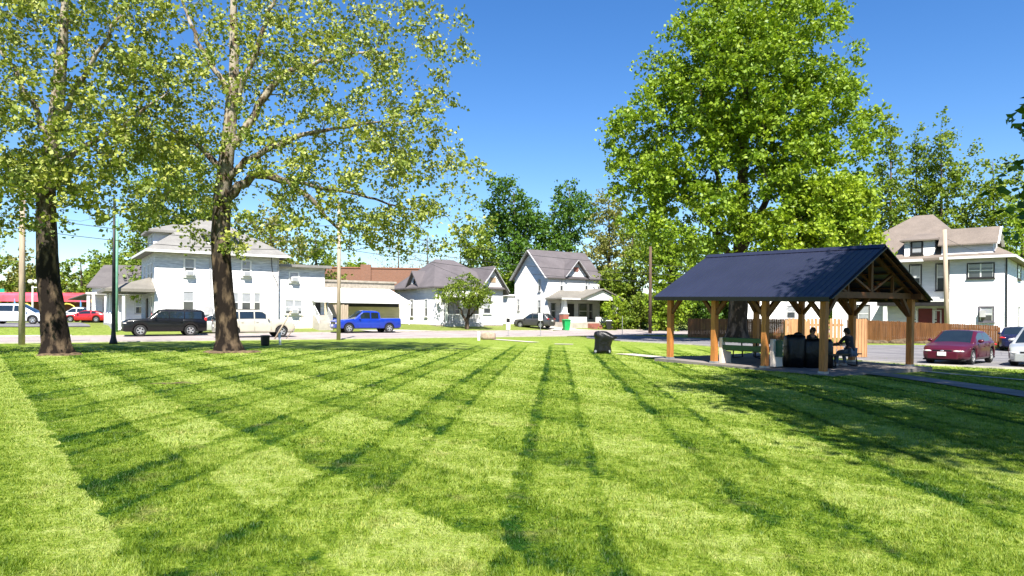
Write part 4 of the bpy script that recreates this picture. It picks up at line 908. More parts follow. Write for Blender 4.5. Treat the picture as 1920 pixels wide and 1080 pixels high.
# ---------------------------------------------------------------- fences
def pickets(mb, W, s0, s1, z0f, h, step=.145, wd=.13, dog=True, seed=0, d0=0, d1=.02):
    r = random.Random(seed); s = s0; ox, oy, ex, ey = W
    while s < s1 - .02:
        z0 = z0f(s); t = h + r.uniform(-.02, .02); a, b = s, min(s+wd, s1)
        P = lambda q, d, z: (ox+ex*q+ey*d, oy+ey*q-ex*d, z); c = .03
        poly = [(a, z0), (b, z0), (b, z0+t-c), (b-c, z0+t), (a+c, z0+t), (a, z0+t-c)]; n = 6
        mb.add([P(q, d0, z) for q, z in poly] + [P(q, d1, z) for q, z in poly], [tuple(range(n-1, -1, -1)), tuple(range(n, 2*n))] + [(i, (i+1) % n, n+(i+1) % n, n+i) for i in range(n)])
        s += step
def fence(name, label, A, B, h, m, zf, seed=0, back=False, group=None, step=.145, posts=2.4):
    Ld = math.dist(A, B); ang = math.atan2(B[1]-A[1], B[0]-A[0]); t = empty(name, (A[0], A[1], 0), ang, label, 'fence', group)
    W = (0, 0, 1, 0); mb = MB(); pickets(mb, W, 0, Ld, zf, h, seed=seed, step=step, d0=(-.06 if back else 0), d1=(-.04 if back else .02)); mb.build('pickets', m, t, fix=True)
    mb = MB()
    for q in (.3, h-.3): mb.beam((0, .03, zf(0)+q), (Ld, .03, zf(Ld)+q), .05, .09)
    mb.build('rail', m, t)
    k = max(1, int(Ld/posts))
    for i in range(k+1):
        s = Ld*i/k; mb = MB(); mb.box(s-.045, s+.045, .065, .155, zf(s)-.1, zf(s)+h-.1); mb.build('post', m, t)
    return t
A = (X_(1622, 54), 54.0); B = (X_(1872, 46), 46.0); Ld = math.dist(A, B)
fence('cedar_fence', 'long cedar picket fence in front of the tan roofed house', A, B, 1.5, M['fence'], lambda s: .05 - .28*s/Ld, 1)
A = (X_(1290, 61), 61.0); B = (X_(1474, 55), 55.0)
fence('cedar_fence', 'shaded picket fence behind the maple trunk seen under the pavilion', A, B, 1.65, M['fence'], lambda s: -.06, 2)
A2 = (X_(1276, 72.5), 72.5)
# enclosure of fresh cedar behind the pavilion
e0 = (X_(1472, 34.5), 34.5)
t = empty('wooden_screen', (*e0, gz(*e0)), rad(-2), 'tall fresh cedar screen enclosure right behind the picnic tables', 'screen')
W = (0, 0, 1, 0); zf = lambda s: 0
mb = MB(); pickets(mb, W, 0, 1.0, zf, 1.78, seed=4); mb.build('gate_panel', M['fence_gold'], t, fix=True)
mb = MB(); pickets(mb, W, 3.32, 3.84, zf, 1.82, seed=5); mb.build('side_panel', M['fence_gold'], t, fix=True)
mb = MB(); pickets(mb, (0.0, 2.2, 1, 0), .9, 3.6, zf, 1.82, seed=6, step=.19); mb.build('back_panel', M['fence_gold'], t, fix=True)
mb = MB(); pickets(mb, (.07, 2.24, 1, 0), .9, 3.6, zf, 1.78, seed=7, step=.19, d0=-.1, d1=-.08); mb.box(.9, 3.7, 2.22, 2.28, .3, .4); mb.box(.9, 3.7, 2.22, 2.28, 1.45, 1.55); mb.build('back_boards', M['fence_gold'], t, fix=True)
for q, hh in ((3.86, 1.8),): mb = MB(); pickets(mb, (q, 0, 0, 1), 0, 2.2, zf, hh, seed=8); mb.build('side_boards', M['fence_gold'], t, fix=True)
mb = MB()
for x in (.05, 1.02, 3.28, 3.75): mb.box(x-.05, x+.05, .03, .13, 0, 1.7)
mb.build('post', M['fence_gold'], t)

# ---------------------------------------------------------------- pavilion
PD = (9.95, 23.0); U = (-.56, .83)                      # local x runs from the near right post to the far left post
PA = math.atan2(U[1], U[0])
pv = empty('pavilion', (PD[0], PD[1], -.14), 0, 'open timber pavilion with dark navy ribbed metal roof', 'pavilion')
# local frame: x along the long side, y to the back row (-y is the lawn side)
pv.rotation_euler = (Matrix.Rotation(PA, 4, 'Z') @ Matrix.Rotation(-.020, 4, 'Y') @ Matrix.Rotation(-.010, 4, 'X')).to_euler()
PLg, PWd = 6.6, -5.3                                     # back row at local y = -5.3 (mirrored frame)
EV = 2.48; RS = 1.72; OG = .45; OE = .45; HW = abs(PWd)/2
def zroof(y): return EV + RS * (1 - abs(y - PWd/2) / (HW + OE))
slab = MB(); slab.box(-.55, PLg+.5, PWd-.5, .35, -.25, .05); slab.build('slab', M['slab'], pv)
for j, y in enumerate((0, PWd)):
    for i in range(4):
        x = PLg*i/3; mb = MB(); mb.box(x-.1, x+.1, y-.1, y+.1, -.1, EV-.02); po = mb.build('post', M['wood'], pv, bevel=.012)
        mb = MB(); mb.box(x-.12, x+.12, y-.12, y+.12, .0, .12); mb.build('base_plate', M['metal'], po)
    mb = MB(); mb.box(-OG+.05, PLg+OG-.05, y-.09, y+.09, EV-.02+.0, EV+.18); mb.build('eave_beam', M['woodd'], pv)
    for i in range(4):
        x = PLg*i/3
        for sg in (-1, 1):
            mb = MB()
            if (i == 0 and sg < 0) or (i == 3 and sg > 0): continue
            p0 = Vector((x+sg*.08, y, EV-.62)); p2 = Vector((x+sg*.62, y, EV+.02)); pm = (p0+p2)/2 + Vector((-sg*.0, 0, -.03))
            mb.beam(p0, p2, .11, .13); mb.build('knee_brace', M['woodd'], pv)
for i in range(4):
    x = PLg*i/3 + (-.0 if i else -.0)
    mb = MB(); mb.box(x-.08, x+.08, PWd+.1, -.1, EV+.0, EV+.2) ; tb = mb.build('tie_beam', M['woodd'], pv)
    mb = MB(); c = PWd/2; mb.beam((x, c, EV+.2), (x, c, zroof(c)-.14), .12, .12)
    for sg in (-1, 1):
        mb.beam((x, c+sg*.08, EV+.25), (x, c+sg*HW*.50, zroof(c+sg*HW*.50)-.16), .07, .1, up=(1, 0, 0))
        mb.beam((x, c+sg*HW*.52, EV+.2), (x, c+sg*HW*.52, zroof(c+sg*HW*.52)-.16), .07, .09)
        mb.beam((x, c+sg*HW*.55, EV+.2), (x, c+sg*HW*.78, zroof(c+sg*HW*.78)-.16), .07, .08, up=(1, 0, 0))
        mb.beam((x, c+sg*.02, zroof(c)-.16), (x, c+sg*(HW+OE-.05), EV-.07), .09, .14, up=(1, 0, 0))
        p0 = Vector((x, (c+sg*(HW-.08)), EV-.6)); p2 = Vector((x, c+sg*(HW-.62), EV+.02)); mb.beam(p0, p2, .11, .13)
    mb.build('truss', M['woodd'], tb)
for x in (-OG+.12, 1.1, 3.3, 5.5, PLg+OG-.12):
    mb = MB()
    for sg in (-1, 1): mb.beam((x, PWd/2+sg*.02, zroof(PWd/2)-.13), (x, PWd/2+sg*(HW+OE-.04), EV-.05), .05, .1, up=(1, 0, 0))
    mb.build('rafter', M['woodd'], pv)
mb = MB()
for k in range(7):
    for sg in (-1, 1):
        y = PWd/2 + sg*(HW+OE)*(k+.3)/7; mb.box(-OG, PLg+OG, y-.045, y+.045, zroof(y)-.06, zroof(y)-.03)
mb.build('purlin', M['woodd'], pv)
c = PWd/2
for sg in (-1, 1):
    yE = c + sg*(HW+OE); mb = MB(); sl_ = RS/(HW+OE)
    P = lambda x, y, dz: (x, y, zroof(y)+dz)
    vs = [P(-OG, c, -.02), P(PLg+OG, c, -.02), P(PLg+OG, yE, -.02), P(-OG, yE, -.02), P(-OG, c, .02), P(PLg+OG, c, .02), P(PLg+OG, yE, .02), P(-OG, yE, .02)]
    mb.add(vs, [(0,1,2,3),(4,7,6,5),(0,4,5,1),(1,5,6,2),(2,6,7,3),(3,7,4,0)])
    o = mb.build('roof_panel', M['roof_metal'], pv, fix=True)
    mb = MB(); nr_ = 33
    for i in range(nr_+1):
        x = -OG + (PLg+2*OG)*i/nr_; x = min(max(x, -OG+.016), PLg+OG-.016); w_ = .013; h_ = .017
        mb.add([P(x-w_, c, .018), P(x+w_, c, .018), P(x+w_, yE-sg*.002, .018), P(x-w_, yE-sg*.002, .018), P(x-w_*.5, c, h_+.018), P(x+w_*.5, c, h_+.018), P(x+w_*.5, yE-sg*.002, h_+.018), P(x-w_*.5, yE-sg*.002, h_+.018)],
               [(0,1,2,3),(4,7,6,5),(0,4,5,1),(1,5,6,2),(2,6,7,3),(3,7,4,0)])
    mb.build('rib', M['roof_metal'], o, fix=True)
    for x in (-OG-.02, PLg+OG+.02):
        mb = MB(); mb.beam((x, c+sg*.001, zroof(c)-.03), (x, yE, EV-.05), .035, .17, up=(1, 0, 0)); mb.build('bargeboard', M['black'], pv)
    mb = MB(); mb.box(-OG, PLg+OG, min(yE, yE+sg*.03), max(yE, yE+sg*.03), EV-.13, EV+.005); mb.build('fascia', M['black'], pv)
mb = MB(); mb.prism([(0, c-.16, zroof(c-.16)+.05), (0, c, zroof(c)+.06), (0, c+.16, zroof(c+.16)+.05), (0, c, zroof(c)+.09)], (-OG-.03, 0, 0), (PLg+OG+.03, 0, 0)); mb.build('ridge_cap', M['roof_metal'], pv, fix=True)
def PW(x, y, z=.055):
    v = pv.rotation_euler.to_matrix() @ Vector((x, y, z)); return (v.x+PD[0], v.y+PD[1], v.z-.14)

# bench with concrete ends between the lawn-side posts
bl = PW(2.2+2.03, -.1)
t = empty('park_bench', PW(4.22, -.16, .05), PA+math.pi, 'green plank bench with cream concrete ends between pavilion posts', 'bench')
BL = 2.2
for x in (.0, BL):
    mb = MB(); prof = [(-.02, 0), (.50, 0), (.46, .22), (.50, .42), (.20, .46), (.11, .95), (-.02, .95), (-.04, .5)]
    mb.prism([(0, a, b) for a, b in prof], (x-.075, 0, 0), (x+.075, 0, 0)); mb.build('end_support', M['plaster'], t, fix=True, bevel=.01)
for x0, x1, z in ((.08, BL-.08, .87), (.08, BL-.08, .60)):
    mb = MB(); mb.beam((x0, .02, z), (x1, .02, z), .04, .17, up=(0, -.25, 1)); mb.build('back_slat', M['green_paint'], t, bevel=.006)
mb = MB(); mb.beam((BL+.08, .10, .62), (BL+.34, .10, .62), .04, .55); mb.build('end_slat', M['green_paint'], t, bevel=.006)
for y in (.22, .34, .46):
    mb = MB(); mb.box(.08, BL-.08, y-.05, y+.05, .47, .51); mb.build('seat_slat', M['green_paint'], t, bevel=.006)

# picnic tables
def picnic():
    t = empty('picnic_table', (0, 0, 0), 0)
    for k in range(5):
        mb = MB(); y = -.30 + k*.15; mb.box(-.92, .92, y-.069, y+.069, .72, .76); mb.build('top_plank', M['black'], t)
    for y in (-.68, .68):
        mb = MB(); mb.box(-.92, .92, y-.13, y+.13, .42, .46); mb.build('seat', M['black'], t)
    for x in (-.66, .66):
        mb = MB(); mb.tube([(x, -.36, .70), (x, -.30, .08), (x, -.62, .03), (x, -.80, .03)], .03, 8); mb.tube([(x, .36, .70), (x, .30, .08), (x, .62, .03), (x, .80, .03)], .03, 8)
        mb.tube([(x, -.80, .40), (x, 0, .36), (x, .80, .40)], .028, 8); mb.tube([(x, -.78, .03), (x, -.74, .4)], .025, 8); mb.tube([(x, .78, .03), (x, .74, .4)], .025, 8); mb.build('leg', M['black'], t, smooth=True)
    return t
p = picnic(); T1 = PW(1.62, -2.7); p.location = T1; p.rotation_euler = (0, 0, PA-math.pi/2); tag(p, 'black picnic table where two people sit under the pavilion', 'picnic table', 'picnic tables under the pavilion')
q = copy_tree(p); q.location = PW(4.9, -3.3); tag(q, 'black picnic table near the far left pavilion posts', 'picnic table')

# covered grill on the lawn: draped cover
def cover(name, label, loc, rz, prof, wx_, wy_, seed, m, fold=.05, parent=None):
    r = random.Random(seed); n = 48; rings = []; ph = [r.uniform(0, 6.28) for _ in range(4)]
    for z, sx, sy, ox in prof:
        ring = []
        for j in range(n):
            a = 2*math.pi*j/n; ca, sa = math.cos(a), math.sin(a); sq = (abs(ca)**3.2 + abs(sa)**3.2)**(-1/3.2)
            f = 1 + fold*(1-z/prof[-1][0])*(math.sin(7*a+ph[0]+z*2)+.7*math.sin(13*a+ph[1]-z*3))
            ring.append((ox+ca*sq*sx*wx_*f, sa*sq*sy*wy_*f, z+.012*math.sin(5*a+ph[2])))
        rings.append(ring)
    mb = MB(); mb.loft(rings); return mb
gx, gy = G(1134, 663)
t = empty('covered_grill', (gx, gy, 0), rad(-8), 'kettle shaped grill under a draped black cover on the lawn', 'grill')
mb = cover('', '', 0, 0, [(.0, .78, .8, -.10), (.10, .76, .8, -.10), (.3, .72, .78, -.10), (.55, .80, .85, -.04), (.68, 1.02, .92, .06), (.74, 1.05, .93, .06), (.80, .92, .92, -.04), (.92, .70, .82, -.14), (.98, .52, .7, -.17), (1.0, .25, .4, -.18)], .50, .33, 3, M['cover'], .085)
mb.build('cover', M['cover'], t, smooth=True)
mb = MB()
for x in (-.42, .22): mb.lathe_y((x, -.2, .06), [(.0, -.02), (.06, -.02), (.06, .02), (0, .02)], 14)
mb.build('wheel', M['metal'], t)
# big black smoker and covered griddle beside the tables
sx_, sy_, sz_ = PW(1.9, -1.25)
t = empty('covered_smoker', (sx_, sy_, sz_), rad(-6), 'tall black covered smoker standing left of the occupied picnic table', 'smoker')
mb = cover('', '', 0, 0, [(.0, 1, 1, 0), (.5, 1, 1, 0), (.95, .97, .97, 0), (1.08, .92, .9, 0), (1.12, .6, .6, .02), (1.13, .2, .2, .02)], .36, .36, 5, M['cover'], .04); mb.build('cover', M['cover'], t, smooth=True)
mb = MB(); mb.ell((.12, 0, 1.12), (.16, .14, .10)); mb.build('vent_cap', M['black'], t, smooth=True)
mb = MB(); mb.tube([(-.36, 0, .72), (-.58, 0, .72)], .018, 8); mb.tube([(-.36, .1, .72), (-.58, .1, .72), (-.58, 0, .72)], .015, 8); mb.build('handle', M['metal'], t)
sx_, sy_, sz_ = PW(1.35, -1.75)
t = empty('covered_griddle', (sx_, sy_, sz_), rad(-4), 'low wide black covered griddle between smoker and picnic table', 'griddle')
mb = cover('', '', 0, 0, [(.0, 1, 1, 0), (.6, 1, 1, 0), (.88, .98, .96, 0), (.98, .9, .85, 0), (1.0, .5, .5, 0)], .50, .3, 6, M['cover'], .05); mb.build('cover', M['cover'], t, smooth=True)

# people at the table
def person(label, loc, rz, shirt, trousers, shoes, hairc, seed):
    """seated figure facing local +y, seat 0.45 high, forearms on the table"""
    J = dict(pel=(0, 0, .54), sp1=(0, .02, .70), sp2=(0, .07, .88), ch=(0, .12, 1.02), nk=(0, .15, 1.12), hd=(0, .19, 1.20), ht=(0, .20, 1.30),
             sl=(-.17, .12, 1.04), el=(-.25, .30, .82), wl=(-.13, .50, .80), sr=(.17, .12, 1.04), er=(.25, .30, .82), wr=(.13, .50, .80),
             hl=(-.10, .02, .52), kl=(-.15, .42, .50), al=(-.15, .46, .09), tl=(-.15, .60, .04), hr=(.10, .02, .52), kr=(.17, .40, .50), ar=(.20, .34, .09), tr=(.21, .48, .04))
    R = dict(pel=.14, sp1=.125, sp2=.135, ch=.14, nk=.055, hd=.085, ht=.085, sl=.06, el=.042, wl=.027, sr=.06, er=.042, wr=.027, hl=.09, kl=.06, al=.042, tl=.035, hr=.09, kr=.06, ar=.042, tr=.035)
    E = [('pel','sp1'),('sp1','sp2'),('sp2','ch'),('ch','nk'),('nk','hd'),('hd','ht'),('ch','sl'),('sl','el'),('el','wl'),('ch','sr'),('sr','er'),('er','wr'),('pel','hl'),('hl','kl'),('kl','al'),('al','tl'),('pel','hr'),('hr','kr'),('kr','ar'),('ar','tr')]
    def skin(name, keys, edges, extra, m, parent):
        V = []; RR = []; idx = {}
        for k in keys: idx[k] = len(V); V.append(J[k]); RR.append(R[k] + extra)
        me = bpy.data.meshes.new(name); me.from_pydata(V, [(idx[a], idx[b]) for a, b in edges], []); o = bpy.data.objects.new(name, me); COL.objects.link(o)
        s = o.modifiers.new('skin', 'SKIN'); me.skin_vertices[0].data
        for i, r_ in enumerate(RR): me.skin_vertices[0].data[i].radius = (r_, r_)
        me.skin_vertices[0].data[0].use_root = True; s.use_smooth_shade = True
        o.modifiers.new('sub', 'SUBSURF').levels = 1; o.modifiers['sub'].render_levels = 1
        me.materials.append(m)
        if parent: o.parent = parent
        return o
    # fingers hang on the wrists in the same skinned chain
    for sd, sg in (('l', -1), ('r', 1)):
        wx_, wy_, wz_ = J['w'+sd]; J['p'+sd] = (wx_-sg*.02, wy_+.07, wz_-.005); R['p'+sd] = .030; E.append(('w'+sd, 'p'+sd))
        for i in range(5):
            off = (-.034+.017*i)*sg if i < 4 else -.045*sg; ln = (.075, .085, .08, .062, .04)[i]
            a, b = 'f%s%d' % (sd, i), 'g%s%d' % (sd, i)
            J[a] = (wx_-sg*.02+off, wy_+(.11 if i < 4 else .06), wz_); J[b] = (wx_-sg*.02+off*1.15, wy_+(.11 if i < 4 else .06)+ln*.6, wz_-.02); R[a] = .0095; R[b] = .008; E.append(('p'+sd, a)); E.append((a, b))
    keys = list(J); body = skin('person', keys, E, 0, M['skin'], None); body.location = loc; body.rotation_euler = (0, 0, rz); tag(body, label, 'person')
    for k in ('sl', 'sr', 'el', 'er'): pass
    skin('shirt', ['sp1','pel','sp2','ch','sl','el','sr','er'], [('pel','sp1'),('sp1','sp2'),('sp2','ch'),('ch','sl'),('sl','el'),('ch','sr'),('sr','er')], .016, shirt, body)
    skin('trousers', ['pel','hl','kl','al','hr','kr','ar'], [('pel','hl'),('hl','kl'),('kl','al'),('pel','hr'),('hr','kr'),('kr','ar')], .018, trousers, body)
    for k, kt in (('al', 'tl'), ('ar', 'tr')):
        a, b = Vector(J[k]), Vector(J[kt]); mb = MB(); mb.ell(((a+b)/2 + Vector((0, .0, -.02)))[:], (.05, .15, .055), 12, 8); mb.build('shoe', shoes, body, smooth=True)
    mb = MB(); mb.ell((0, .175, 1.275), (.098, .108, .105), 16, 10); mb.ell((0, .10, 1.22), (.085, .05, .09)); mb.build('hair', hairc, body, smooth=True)
    mb = MB(); mb.ell((0, .295, 1.235), (.014, .02, .022)); mb.ell((-.09, .2, 1.235), (.012, .02, .03)); mb.ell((.09, .2, 1.235), (.012, .02, .03)); mb.build('face', M['skin'], body, smooth=True)
    return body
Tm = p.matrix_basis = Matrix.Translation(Vector(T1)) @ Matrix.Rotation(PA-math.pi/2, 4, 'Z')
def TW(x, y): v = Tm @ Vector((x, y, 0)); return (v.x, v.y, v.z)
tz = PA - math.pi/2
person('person in dark top and light jeans hunched at the picnic table', TW(.35, -.74), tz, mat('dark_shirt', (.02, .02, .03), .8), mat('light_jeans', (.09, .13, .20), .8), mat('pale_trainers', (.6, .55, .54), .6), mat('dark_hair', (.015, .01, .008), .6), 1)
person('person in black sitting on the far side of the picnic table', TW(.1, .76), tz+math.pi, mat('black_shirt', (.012, .012, .012), .8), mat('black_trousers', (.012, .012, .014), .8), mat('black_shoes', (.015, .015, .015), .6), mat('brown_hair', (.03, .018, .01), .6), 2)
x, y, z = TW(.45, -.1); t = MB(); t.loft([[(a*sx, b*sx, zz) for a, b in ((math.cos(k*.5236), math.sin(k*.5236)) for k in range(12))] for sx, zz in ((.10, 0), (.13, .02), (.135, .025), (.1, .03))]); o = t.build('paper_plate', M['plate'], smooth=True); o.location = (x, y, z+.76); tag(o, 'small white plate lying on the picnic table top', 'plate')

# ---------------------------------------------------------------- vehicles
def vehicle(name, label, cat, loc, rz, paintm, sp, group=None):
    Lh = sp['L']/2; W2 = sp['W']/2; wr = sp['wr']; wxs = sp['wx']; sill = sp.get('sill', .24)
    t = empty(name, loc, rz, label, cat, group)
    tx, tzp = zip(*sp['top'])
    topz = lambda x: float(np.interp(x, tx, tzp))
    def plan(x):
        q = max(0, (abs(x)-.62*Lh)/(.38*Lh)); return W2*(1 - sp.get('taper', .13)*q**2.2)
    def zbot(x):
        z = sill + max(0, (abs(x)-.86*Lh)/(.14*Lh))*.06
        for c in wxs:
            R = wr+.075; d = abs(x-c)
            if d < R: z = max(z, wr*.98 + math.sqrt(R*R-d*d) - .0)
        return z
    st = sorted(set([round(-Lh + 2*Lh*i/90, 4) for i in range(91)] + [round(c+s*(wr+.075), 4) for c in wxs for s in (-1, -.97, .97, 1)]))
    rows = [0, .10, .3, .55, .80, .93, 1.0]; bul = [-.045, -.01, 0, .004, -.008, -.03, -.075]
    crown = sp.get('crown', .05); cr = [(.72, .55), (.36, .88), (0, 1)]
    def ring(x, shr=0.0):
        zb, zt = zbot(x), topz(x); w_ = plan(x); R = []
        if shr: zm = (zb+zt)/2; zb, zt = zm+(zb-zm)*(1-shr), zm+(zt-zm)*(1-shr); w_ *= 1-shr*.35
        half = [(w_+b*1.0, zb+(zt-zb)*v) for v, b in zip(rows, bul)]
        half[-1] = (half[-1][0], zt); top = [(w_*a, zt+crown*c) for a, c in cr]
        left = half + top; return left
    rings = [(x, ring(x)) for x in st]
    rings = [(st[0]-.035, ring(st[0], .10))] + rings + [(st[-1]+.035, ring(st[-1], .10))]
    n = len(rings[0][1]); full = []
    for x, R in rings: full.append([(x, y, z) for y, z in R] + [(x, -y, z) for y, z in reversed(R[:-1])])
    m_ = len(full[0]); body = MB(); doors = [MB() for _ in range(2*len(sp['doors']))]
    vs = [p for r_ in full for p in r_]; ff = []; df = [[] for _ in doors]
    for i in range(len(full)-1):
        xm = (full[i][0][0]+full[i+1][0][0])/2
        for j in range(m_-1):
            f = (i*m_+j, i*m_+j+1, (i+1)*m_+j+1, (i+1)*m_+j); done = False
            side = 0 if j < 6 else (1 if j >= m_-1-6 else None); row = j if side == 0 else m_-2-j
            if side is not None and 1 <= row <= 4:
                for k, (a, b) in enumerate(sp['doors']):
                    if a < xm < b and min(full[i][j][2], full[i+1][j][2]) > zbot(0)-.01 and zbot(xm) < sill+.02: df[2*k+side].append(f); done = True
            if not done: ff.append(f)
    ff.append(tuple(range(m_))); ff.append(tuple((len(full)-1)*m_+j for j in reversed(range(m_))))
    body.add(vs, ff); bo = body.build('body', paintm, t, smooth=True, fix=True)
    for k, q in enumerate(df):
        if not q: continue
        ids = sorted(set(i for f in q for i in f)); mp = {a: b for b, a in enumerate(ids)}
        mb = MB(); mb.add([vs[i] for i in ids], [tuple(mp[i] for i in (f if k % 2 == 0 else f)) for f in q]); do = mb.build('door', paintm, t, smooth=True, fix=False)
        a, b = sp['doors'][k//2]; sg = 1 if k % 2 == 0 else -1; belt = topz((a+b)/2)
        mb = MB(); mb.box(a+.10, a+.26, min(sg*(W2+.0), sg*(W2+.03)), max(sg*W2, sg*(W2+.03)), belt-.20, belt-.165); mb.build('handle', paintm if not sp.get('chrome') else M['rim'], do)
    seam = MB()
    for a, b in sp['doors']:
        for x in (a, b):
            for sg in (-1, 1): seam.beam((x, sg*(plan(x)+.003), sill+.08), (x, sg*(plan(x)-.012), topz(x)-.03), .012, .012)
    if sp['doors']: seam.build('door_gap', M['black'], t)
    # greenhouse
    gx_, gzz = zip(*sp['roof']); rz_ = lambda x: float(np.interp(x, gx_, gzz)); xr, xf = gx_[0], gx_[-1]
    stg = sorted(set([round(xr+(xf-xr)*i/56, 4) for i in range(57)] + [round(v, 4) for v in gx_] + [round(v, 4) for w_ in sp['wins'] for v in w_])); tum = sp.get('tumble', .30)
    gb_ = MB(); ws = MB(); rw = MB(); sw = [MB() for _ in range(2*len(sp['wins']))]; G_ = []
    for x in stg:
        b_ = topz(x)-.01; h = max(.012, rz_(x)-b_); w0 = plan(x)-.07; H_ = sp['H']-b_
        def wd(z): return w0 - tum*(z)*(.75) 
        pts = [(wd(0), b_), (wd(.10*h), b_+.10*h), (wd(.82*h), b_+.82*h), (wd(.95*h)-.03, b_+.95*h), (wd(h)-.12, b_+h), (wd(h)*.5, b_+h+.025*min(1, h*2)), (0, b_+h+.035*min(1, h*2))]
        G_.append([(x, y, z) for y, z in pts] + [(x, -y, z) for y, z in reversed(pts[:-1])])
    mg = len(G_[0]); allv = [p for r_ in G_ for p in r_]; groups = {'body': [], 'ws': [], 'rw': []}; sgp = [[] for _ in sw]
    wsr, rwr = sp['ws'], sp['rw']
    for i in range(len(G_)-1):
        xm = (stg[i]+stg[i+1])/2
        for j in range(mg-1):
            f = (i*mg+j, i*mg+j+1, (i+1)*mg+j+1, (i+1)*mg+j); row = j if j < 6 else mg-2-j; side = 0 if j < 6 else 1; key = 'body'
            if row == 1 or row == 0:
                if row == 1:
                    for k, (a, b) in enumerate(sp['wins']):
                        if a < xm < b: key = ('s', 2*k+side)
            elif row >= 4:
                if wsr[0] < xm < wsr[1]: key = 'ws'
                elif rwr[0] < xm < rwr[1]: key = 'rw'
            elif row == 3 and (wsr[0] < xm < wsr[1] or rwr[0] < xm < rwr[1]): key = 'body'
            (sgp[key[1]] if isinstance(key, tuple) else groups[key]).append(f)
    def sub(name, fs, m, parent=t):
        if not fs: return None
        ids = sorted(set(i for f in fs for i in f)); mp = {a: b for b, a in enumerate(ids)}; mb = MB(); mb.add([allv[i] for i in ids], [tuple(mp[i] for i in f) for f in fs]); return mb.build(name, m, parent, smooth=True)
    sub('cabin', groups['body'] + [tuple(range(mg)), tuple((len(G_)-1)*mg+j for j in range(mg))], sp.get('roofm', paintm)); sub('windscreen', groups['ws'], M['cglass']); sub('rear_window', groups['rw'], M['cglass'])
    for q in sgp: sub('side_window', q, sp.get('sglass', M['cglass']))
    mb = MB(); mb.box(-Lh+.25, Lh-.25, -W2+.20, W2-.20, sill-.02, sill+.5); mb.box(-Lh+.1, Lh-.1, -W2+.12, W2-.12, sill-.04, sill+.02); mb.build('underbody', M['under'], t)
    for c in wxs:
        for sg in (-1, 1):
            yo = sg*(W2-.025); yi = sg*(W2-.25)
            mb = MB(); prof = [(wr*.60, yo), (wr*.93, yo), (wr, yo-sg*.03), (wr, yi+sg*.03), (wr*.9, yi), (wr*.4, yi)]; mb.lathe_y((c, 0, wr), prof, 28)
            wh = mb.build('wheel', M['tyre'], t, smooth=False, fix=True)
            mb = MB(); mb.lathe_y((c, 0, wr), [(wr*.62, yo+sg*.002), (wr*.56, yo-sg*.03), (wr*.1, yo-sg*.06), (0.001, yo-sg*.06)], 24)
            mb2 = MB(); mb2.lathe_y((c, 0, wr), [(wr*.62, yo+sg*.001), (wr*.55, yo+sg*.004), (wr*.52, yo-sg*.035)], 24)
            for k in range(5):
                a = k*2*math.pi/5+.3+c; mb2.beam((c+math.cos(a)*wr*.1, yo-sg*.02, wr+math.sin(a)*wr*.1), (c+math.cos(a)*wr*.56, yo-sg*.005, wr+math.sin(a)*wr*.56), wr*.2, .03, up=(0, 1, 0))
            mb2.lathe_y((c, 0, wr), [(wr*.16, yo-sg*.03), (wr*.14, yo+sg*.002), (.001, yo+sg*.004)], 14)
            mb.build('wheel_disc', M['under'], wh); mb2.build('rim', M['rim'], wh)
    # lights, bumpers, grille, mirrors, plates
    zf = topz(Lh-.05); zr_ = topz(-Lh+.05)
    for sg in (-1, 1):
        mb = MB(); w_ = plan(Lh-.05); mb.ell((Lh-.10, sg*(w_-.20), zf-sp.get('hl', .13)), (.17, .235, sp.get('hlh', .075)), 16, 10); mb.build('headlight', M['lamp'], t, smooth=True)
        mb = MB(); w_ = plan(-Lh+.05); mb.ell((-Lh+.06, sg*(w_-.11), zr_-sp.get('tl', .16)), (.12, sp.get('tlw', .17), sp.get('tlh', .09)), 16, 10); mb.build('tail_light', M['tail'], t, smooth=True)
        xm = sp['mirror']; mb = MB(); mb.ell((xm, sg*(W2+.07), topz(xm)+.07), (.07, .12, .075), 12, 8); mb.build('mirror', sp.get('mirm', paintm), t, smooth=True)
    bm_ = sp.get('bump', paintm)
    for s, nm in ((1, 'front_bumper'), (-1, 'rear_bumper')):
        mb = MB(); ring_ = []
        w_ = plan(Lh-.02)+.01; zc = sp.get('bz', .42); bh = sp.get('bh', .12)
        P2 = [(s*(Lh-.42), -w_-.02), (s*(Lh-.1), -w_+.02), (s*(Lh+.06), -w_*.75), (s*(Lh+.09), 0), (s*(Lh+.06), w_*.75), (s*(Lh-.1), w_-.02), (s*(Lh-.42), w_+.02)]
        Q2 = [(x*.97, y*.9) for x, y in P2]
        mb.loft([[(P[0], P[1], zc-bh), (P[0]+s*.0, P[1], zc+bh), (Q[0], Q[1], zc+bh+.02), (Q[0], Q[1], zc-bh-.02)] for P, Q in zip(P2, Q2)]); mb.build(nm, bm_, t, smooth=False, fix=True, bevel=.03)
        mb = MB(); mb.box(min(s*(Lh+.09), s*(Lh+.12)), max(s*(Lh+.09), s*(Lh+.12)), -.16, .16, zc-.02 if s > 0 else sp.get('rp', zc+.02), (zc+.14) if s > 0 else sp.get('rp', zc+.02)+.15); mb.build('licence_plate', M['plate'], t)
    mb = MB(); gw = sp.get('gw', .42); mb.box(Lh-.02, Lh+.055, -gw, gw, zf-sp.get('g1', .20), zf-sp.get('g0', .09)); gr = mb.build('grille', sp.get('grm', M['black']), t, bevel=.02)
    mb = MB(); mb.ell((Lh+.06, 0, zf-(sp.get('g0', .09)+sp.get('g1', .20))/2), (.015, .07, .035)); mb.build('emblem', M['rim'], gr, smooth=True)
